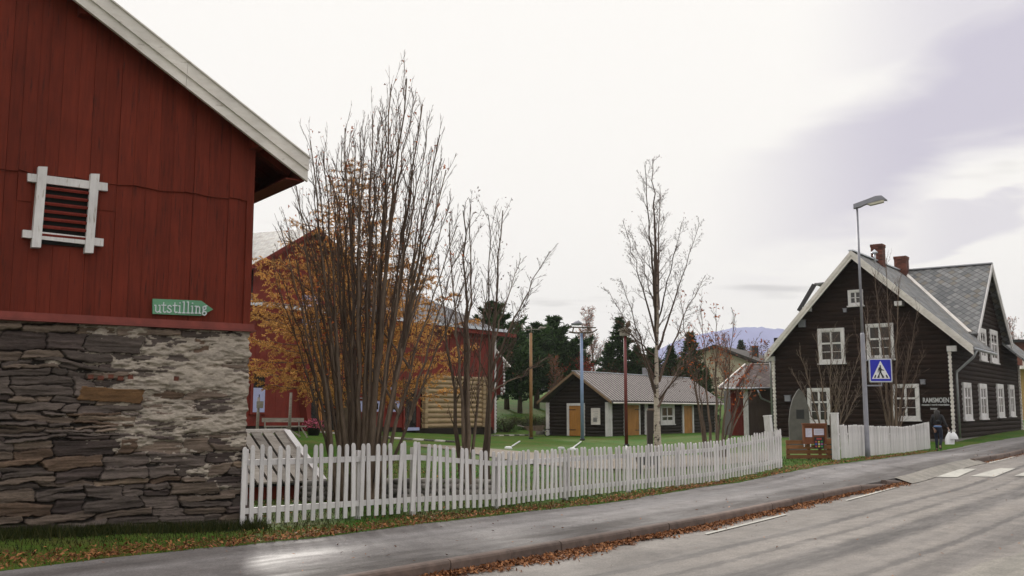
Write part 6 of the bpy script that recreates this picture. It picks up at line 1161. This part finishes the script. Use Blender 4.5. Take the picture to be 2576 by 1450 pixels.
for k, (px, py, s_, lab) in enumerate(((1412, 1131, .13, 'white stone on the lawn left of the path, nearest to the blue post'), (1441, 1133, .13, 'white stone on the lawn right beside its twin'), (1280, 1130, .15, 'white stone lying on the grass above the gravel path'))):
    p = ga(px, py); o = lump((p[0], p[1], p[2] + .02), s_, s_ * .6, .09, k + 3, M['white2']); tag(o, lab, 'stone', 'white stones on the lawn')
for k, ((a, b), (c, d), lab) in enumerate((((1440, 1130), (1462, 1113), 'thin white strip pointing from the blue post over the grass'), ((1288, 1125), (1308, 1112), 'thin white strip lying on the grass left of the posts'), ((1575, 1124), (1576, 1140), 'thin white strip at the foot of the red post'))):
    p, q = onG(ga(a, b), .03), onG(ga(c, d), .03); mb = MB(); mb.beam(p, q, .05, .04); o = mb.build('marker_strip', M['white2']); tag(o, lab, 'strip', 'white strips on the lawn')
for px, py, s_, lab in ((1497 + 150, 1091, .3, 'grey stone leaning on the shed foundation under its window'), (1667 + 5, 1088, .2, 'pale slab leaning on the shed wall left of the far door'), (1358, 1094, .28, 'grey boulder at the shed gable corner')):
    p = ga(px, py); o = lump((p[0], p[1], p[2] + .1), s_, s_ * .5, s_ * .9, int(px), M['stone']); tag(o, lab, 'stone')
# wheelbarrow by the shed
p = at(1392 - 20, 1092, 57.5); z = gz(*p[:2]); wbw = thing('wheelbarrow', (p[0], p[1], z), 'old dark wheelbarrow standing at the left corner of the log shed', 'wheelbarrow'); F = Fr((p[0] - .5, p[1], z), (1, 0, 0))
mb = MB(); mb.prism(F, [(-.5, .3), (.3, .3), (.5, .62), (-.75, .55)], -.3, .3); mb.build('tray', M['bark'], wbw); mb = MB(); mb.tube([F.p(.62 + .2 * math.cos(a), .2 + .2 * math.sin(a), 0) for a in np.linspace(0, 6.28, 14)], .03, 5); mb.build('wheel', M['black'], wbw)
for s_ in (-.25, .25): mb = MB(); mb.beam(F.p(-1.1, .62, s_), F.p(.6, .25, s_), .05, .05); mb.build('handle', M['greywood'], wbw); mb = MB(); mb.beam(F.p(-.4, .35, s_), F.p(-.45, -.02, s_), .05, .05); mb.build('leg', M['greywood'], wbw)
# ------------------------------------------------------------ cellar hatch roof and dry stone edge behind the fence
RP = at(717, 1090, 19.3); BP = at(806, 1212, 17.7); KF = Fr((RP[0], RP[1], 0), -BD, BN); KF = Fr((RP[0], RP[1], 0), -BD, BN)
dpt = float((BP - RP)[:2] @ BN[:2]); ash = float((BP - RP)[:2] @ (-BD[:2])); hz = RP[2]; lz_ = BP[2]
ct = thing('cellar_roof', (RP[0], RP[1], gz(*RP[:2])), 'low board roofed cellar hatch with a white edge board behind the near end of the picket fence', 'cellar hatch')
for k in range(14): mb = MB(); a0 = .03 + k * .235; slab(mb, KF.p(a0 + ash, lz_ + .03, dpt), KF.p(a0 + .185 + ash, lz_ + .03, dpt), KF.p(a0 + .185, hz + .03, 0), KF.p(a0, hz + .03, 0), .035, tint=rnd.random()); mb.build('board', M['greywood'], ct)
mb = MB(); slab(mb, KF.p(.02 + ash, lz_ - .03, dpt - .02), KF.p(3.2 + ash, lz_ - .03, dpt - .02), KF.p(3.2, hz - .03, 0), KF.p(.02, hz - .03, 0), .02, tint=0); mb.build('underlay', M['shedlog'], ct)
mb = MB(); mb.beam(KF.p(-.03 , hz + .02, -.0), KF.p(-.03 + ash, lz_ - .0, dpt + .05), .12, .10); mb.build('edge_board', M['white'], ct); mb = MB(); mb.box(KF, -.05, 3.2, hz + .0, hz + .08, -.09, -.0); mb.build('ridge_board', M['rake'], ct)
mb = MB(); b0 = gz(*BP[:2]) - .2; mb.box(KF, ash + .1, ash + 3.2, b0, lz_ - .02, dpt - .25, dpt - .15); mb.box(KF, .25, 3.2, b0, hz - .15, -.1, .0); 
mb.build('cellar_wall', M['barn'], ct)
rnd.seed(3)
wst = MB(); A_ = ga(770, 1262); B2 = ga(1255, 1258); L2 = np.hypot(*(B2 - A_)[:2]); 
for row in range(4):
    s = 0
    while s < 1:
        w = rnd.uniform(.14, .34); p = A_ + (B2 - A_) * s; p = p + np.array([0, .5 * math.sin(s * 3.1) + rnd.uniform(-.05, .05) + row * .05, 0]); lump((p[0], p[1], gz(p[0], p[1]) + .03 + row * .085), w * .55, .14, .06, int(rnd.random() * 1e5), None, parent=wst); s += w / L2
tag(wst.build('dry_stone_edge', M['stone']), 'low tumbled dry stone edging on the grass behind the picket fence', 'stone wall')
# ------------------------------------------------------------ the walker
def skin(name, pts, edges, rad, mat, parent, lev=2):
    me = bpy.data.meshes.new(name); me.from_pydata([tuple(map(float, p)) for p in pts], edges, []); o = bpy.data.objects.new(name, me); COL.objects.link(o); me.materials.append(mat)
    md = o.modifiers.new('skin', 'SKIN'); md.use_smooth_shade = True
    if not me.skin_vertices: bpy.context.view_layer.objects.active = o
    for v, r_ in zip(me.skin_vertices[0].data, rad): v.radius = (r_, r_) if np.isscalar(r_) else r_
    me.skin_vertices[0].data[0].use_root = True; sd_ = o.modifiers.new('sub', 'SUBSURF'); sd_.levels = lev; sd_.render_levels = lev; o.parent = parent; return o
pf = ga(2362, 1136); pz = gz(pf[0], pf[1]); person = thing('person', (pf[0], pf[1], pz), 'person with long dark hair in a dark jacket walking away with white bags', 'person')
hs = (1035 - 1030) ; S_ = (at(2362, 1029, pf[1])[2] - pz) / 1.66
fw = np.array([HD[0], HD[1], 0]); rt_ = np.array([.809, -.588, 0]); lf = lambda f, r, u: (fw * f + rt_ * r) * S_ + UP * u * S_
J = dict(pel=lf(0, 0, .93), wst=lf(0, 0, 1.06), chest=lf(.02, 0, 1.28), nk=lf(.03, 0, 1.43), hd0=lf(.05, 0, 1.5), hd1=lf(.06, 0, 1.58),
         hl=lf(0, -.09, .90), kl=lf(.10, -.09, .50), al=lf(.03, -.08, .09), tl=lf(.16, -.09, .04), hr=lf(0, .09, .90), kr=lf(.06, .10, .50), ar=lf(-.22, .10, .18), tr=lf(-.10, .11, .08),
         sl=lf(.02, -.17, 1.37), el=lf(.0, -.24, 1.12), wl=lf(.16, -.22, .95), sr=lf(.02, .17, 1.37), er=lf(-.02, .27, 1.12), wr=lf(.03, .38, .90), hr2=lf(.03, .41, .83), hl2=lf(.2, -.2, .9))
names = list(J); idx = {n: i for i, n in enumerate(names)}; ed = [('pel', 'wst'), ('wst', 'chest'), ('chest', 'nk'), ('nk', 'hd0'), ('hd0', 'hd1'), ('pel', 'hl'), ('hl', 'kl'), ('kl', 'al'), ('al', 'tl'), ('pel', 'hr'), ('hr', 'kr'), ('kr', 'ar'), ('ar', 'tr'), ('chest', 'sl'), ('sl', 'el'), ('el', 'wl'), ('wl', 'hl2'), ('chest', 'sr'), ('sr', 'er'), ('er', 'wr'), ('wr', 'hr2')]
rd = dict(pel=.10, wst=.085, chest=.11, nk=.05, hd0=.075, hd1=.09, hl=.075, kl=.05, al=.036, tl=.035, hr=.075, kr=.05, ar=.036, tr=.035, sl=.055, el=.04, wl=.027, sr=.055, er=.04, wr=.027, hr2=.03, hl2=.03)
skin('body', [J[n] for n in names], [(idx[a], idx[b]) for a, b in ed], [rd[n] * S_ for n in names], M['skin'], person)
skin('jacket', [lf(0, 0, 1.0), lf(.01, 0, 1.14), lf(.02, 0, 1.3), J['sl'], J['el'], J['wl'], J['sr'], J['er'], lf(.03, .365, .93), lf(.03, 0, 1.44)], [(0, 1), (1, 2), (2, 3), (3, 4), (4, 5), (2, 6), (6, 7), (7, 8), (2, 9)], [.165 * S_, .15 * S_, .16 * S_, .075 * S_, .058 * S_, .048 * S_, .075 * S_, .058 * S_, .045 * S_, .07 * S_], M['cloth'], person)
skin('shirt', [lf(0, 0, .93), lf(0, 0, .97), lf(0, 0, 1.02)], [(0, 1), (1, 2)], [.163 * S_, .163 * S_, .15 * S_], M['shirt'], person)
skin('trousers', [lf(0, 0, .89), lf(0, 0, .94), J['hl'], lf(.10, -.09, .5), lf(.04, -.08, .2), J['hr'], lf(.06, .10, .5), lf(-.16, .10, .26)], [(0, 1), (0, 2), (2, 3), (3, 4), (0, 5), (5, 6), (6, 7)], [.15 * S_, .15 * S_, .105 * S_, .07 * S_, .055 * S_, .105 * S_, .07 * S_, .055 * S_], M['jeans'], person)
for a, k, t in (('al', 'kl', 'tl'), ('ar', 'kr', 'tr')): skin('boot', [J[a], J[a] * .55 + J[k] * .45, J[t]], [(0, 1), (0, 2)], [.052 * S_, .062 * S_, .04 * S_], M['cloth'], person)
skin('hair', [lf(.03, 0, 1.6), lf(.0, 0, 1.53), lf(-.05, 0, 1.42), lf(-.08, -.01, 1.28), lf(-.09, -.01, 1.2)], [(0, 1), (1, 2), (2, 3), (3, 4)], [.105 * S_, .12 * S_, .115 * S_, .09 * S_, .04 * S_], M['hair'], person)
for sd_, sg_ in (('hl2', -1), ('hr2', 1)):
    for k in range(5):
        h0 = J[sd_] + fw * (.018 * (k - 2)) * S_; skin('finger', [h0, h0 - UP * .04 * S_, h0 - UP * .065 * S_ - rt_ * .015 * sg_ * S_], [(0, 1), (1, 2)], [.010 * S_, .009 * S_, .008 * S_], M['skin'], person, 1)
def bag(off, w, h, d, label, yaw):
    c = np.array([pf[0], pf[1], pz]) + J['hr2'] + off; ex = fw * math.sin(yaw) + rt_ * math.cos(yaw); Fb = Fr(c, ex); mb = MB(); V = []
    for t in np.linspace(0, 1, 7):
        hw = w * (.12 + .5 * math.sin(min(t * 1.25, 1) * math.pi / 2)); dd = d * (.1 + .5 * math.sin(min(t * 1.1, 1) * math.pi * .62)); ring = []
        for j in range(13): th = 2 * math.pi * j / 12; ring.append(Fb.p(hw * math.copysign(abs(math.cos(th)) ** .5, math.cos(th)) * (1 + .05 * math.sin(j * 2.3 + t * 9)), -.06 - t * h, dd * math.copysign(abs(math.sin(th)) ** .7, math.sin(th))))
        V.append(ring)
    mb.grid(np.array(V)); mb.add(V[-1][:12], [tuple(range(12))]); bgt = thing('carrier_bag', c, label, 'bag', 'bags carried by the walker'); mb.build('bag_body', M['bag'], bgt)
    mb = MB(); mb.tube([Fb.p(-.05, -.07, 0), Fb.p(-.02, .02, 0), Fb.p(.02, .02, 0), Fb.p(.05, -.07, 0)], .008, 5); mb.build('bag_handle', M['bag'], bgt)
bag(np.array([0, 0, 0.0]), .30, .44, .12, 'flat white carrier bag hanging nearest to the leg of the walker', .9); bag(rt_ * .14 + UP * .0, .24, .26, .16, 'smaller round white bag on the outer side of the other', .1)
skin('shoulder_bag', [lf(-.14, .05, 1.25), lf(-.15, .06, 1.08)], [(0, 1)], [.09 * S_, .11 * S_], M['cloth'], person)
# ------------------------------------------------------------ fallen leaves and grass
def leafquads(P, size, lift=.01, up=.35):
    n = len(P); P = np.asarray(P); th = NR.random(n) * 6.28; a = np.stack([np.cos(th), np.sin(th), NR.normal(0, up, n)], -1); b = np.stack([-np.sin(th), np.cos(th), NR.normal(0, up, n)], -1); s_ = size * NR.uniform(.6, 1.3, n)[:, None]
    c = P + [0, 0, lift]; f = NR.uniform(.3, .6, n)[:, None]; return np.stack([c - a * s_ * .5, c + b * s_ * f * .5 + [0, 0, .004], c + a * s_ * .5, c - b * s_ * f * .5], 1)
def onk(s, lat, dz): P = kl(s, lat); return np.concatenate([P, (G(P[:, 0], P[:, 1]) + dz)[:, None]], -1)
mb = MB()
s = NR.uniform(5, S_DROP0 - .2, 26000); dens = np.clip(np.interp(s, [5, 16, S_DROP0 - 1, S_DROP0], [1, .95, .5, .1]) * (.55 + .8 * fbm(s * .8, s * 0, 4)), 0, 1); k = NR.random(len(s)) < dens; s = s[k]
lat = np.abs(NR.normal(0, 1, len(s))) * np.interp(s, [5, 18, S_DROP0], [.24, .15, .07]) * (.15 + 1.7 * fbm(s * 1.7, s * 0 + 3, 8) ** 1.4) + .03; P = onk(s, lat, RD); P[:, 2] += np.clip(.03 - lat * .12, 0, .03) * NR.random(len(s)); q = leafquads(P, .055, .012, .5); mb.quads(q, NR.random(len(q)))
s = NR.uniform(S_DROP1, 60, 1500); lat = np.abs(NR.normal(0, .12, len(s))) + .02; q = leafquads(onk(s, lat, RD), .05, .01, .4); mb.quads(q, NR.random(len(q)))
s = NR.uniform(1, 45, 26000); l0 = np.interp(s, ws, wl); off = np.abs(NR.normal(0, .30, len(s))) * np.interp(s, [8, 14], [1.6, 1.]); k = NR.random(len(s)) < np.interp(s, [1, 9, 13, 20, 45], [.28, .45, .8, .5, .12]) * (fbm(s * 1.4, off * 2, 6) * 1.6); s, l0, off = s[k], l0[k], off[k]
q = leafquads(onk(s, l0 - off + .05, .015), .05, .015, .5); mb.quads(q, NR.random(len(q)))
s = NR.uniform(2, 50, 520); lat = NR.uniform(-2.6, -.2, 520); cl = fbm(s * 1.5, lat * 1.5, 12) > .47; q = leafquads(onk(s[cl], lat[cl], .01), .05, .008, .25); mb.quads(q, NR.random(len(q)))
s = NR.uniform(2, 40, 150); lat = NR.uniform(.4, 4.5, 150); q = leafquads(onk(s, lat, RD + .01), .045, .006, .25); mb.quads(q, NR.random(len(q)))
xy = NR.uniform([-6, 9], [7, 26], (9000, 2)); st_ = (xy - kxy[0]) @ kd; la = (xy - kxy[0]) @ KN - np.interp(st_, SS, _oo); k = la < np.interp(st_, ws, wl) - .4; xy = xy[k]; k = fbm(xy[:, 0] * .9, xy[:, 1] * .9, 17) > .5; xy = xy[k]; P = np.concatenate([xy, (G(xy[:, 0], xy[:, 1]) + .02)[:, None]], -1); q = leafquads(P, .05, .015, .5); mb.quads(q, NR.random(len(q)))
o = mb.build('fallen_leaves', M['fallen'], off=(0, 0, 0)); tag(o, 'brown fallen leaves gathered in the gutter, on the verge and scattered over the pavement', 'leaves', None, 'stuff')
def blades(P, hgt, wd, tint):
    n = len(P); th = NR.random(n) * 6.28; a = np.stack([np.cos(th), np.sin(th), th * 0], -1) * wd; ln = np.stack([NR.normal(0, .35, n), NR.normal(0, .35, n), np.ones(n)], -1) * (hgt * NR.uniform(.5, 1.3, n))[:, None]
    return np.stack([P - a * .5, P + a * .5, P + ln], 1)
mb = MB(); N1 = 150000
xy = NR.uniform([-9, 8], [9, 30], (N1, 2)); st_ = (xy - kxy[0]) @ kd; la = (xy - kxy[0]) @ KN - np.interp(st_, SS, _oo); e_ = np.interp(st_, ws, wl); r2 = np.hypot(xy[:, 0], xy[:, 1]); k = (la < e_ - .0 + NR.normal(0, .04, N1)) & (NR.random(N1) < np.clip(260 / (r2 ** 2), .25, 1)); xy = xy[k]; e_ = e_[k]; la = la[k]
barnin = ((xy - BC[:2]) @ BN[:2] < -.02) & ((xy - BC[:2]) @ BD[:2] < 0); xy = xy[~barnin]; e_ = e_[~barnin]; la = la[~barnin]
P = np.concatenate([xy, (G(xy[:, 0], xy[:, 1]))[:, None]], -1); edge_ = np.clip(1 - (e_ - la) / .9, 0, 1); tt = np.clip(.10 + .95 * edge_ * fbm(xy[:, 0] * 1.5 + 40, xy[:, 1] * 1.5, 19) * 1.6 + NR.normal(0, .15, len(P)), 0, 1); mb.quads(blades(P, .06, .012, 0), tt)
# taller tufts against the stone wall
a = NR.uniform(-.3, 6, 9000); c = np.abs(NR.normal(0, .14, 9000)) + .03; P = FB.o[None] + FB.ex[None] * a[:, None] + FB.n[None] * c[:, None]; P[:, 2] = G(P[:, 0], P[:, 1]); mb.quads(blades(P, .13, .012, 0), np.clip(NR.normal(.1, .12, 9000), 0, 1))
o = mb.build('grass', M['blade'], off=(0, 0, 0)); tag(o, 'short autumn grass on the verge and the lawn around the fence', 'grass', None, 'stuff')
# ------------------------------------------------------------ air
hz_ = bpy.data.materials.new('haze'); hz_.use_nodes = True; t_ = hz_.node_tree; t_.nodes.remove(t_.nodes['Principled BSDF']); pv = t_.nodes.new('ShaderNodeVolumePrincipled'); pv.inputs['Color'].default_value = (.93, .95, 1, 1); pv.inputs['Density'].default_value = .00022; pv.inputs['Anisotropy'].default_value = 0.
t_.links.new(pv.outputs[0], t_.nodes['Material Output'].inputs['Volume'])
mb = MB(); mb.box(Fr((0, 0, 0), (1, 0, 0)), -4100, 4100, -60, 275, -2600, 4100); o = mb.build('haze', hz_, off=(0, 0, 0)); o['kind'] = 'stuff'; o['label'] = 'thin blue air haze over the whole place'
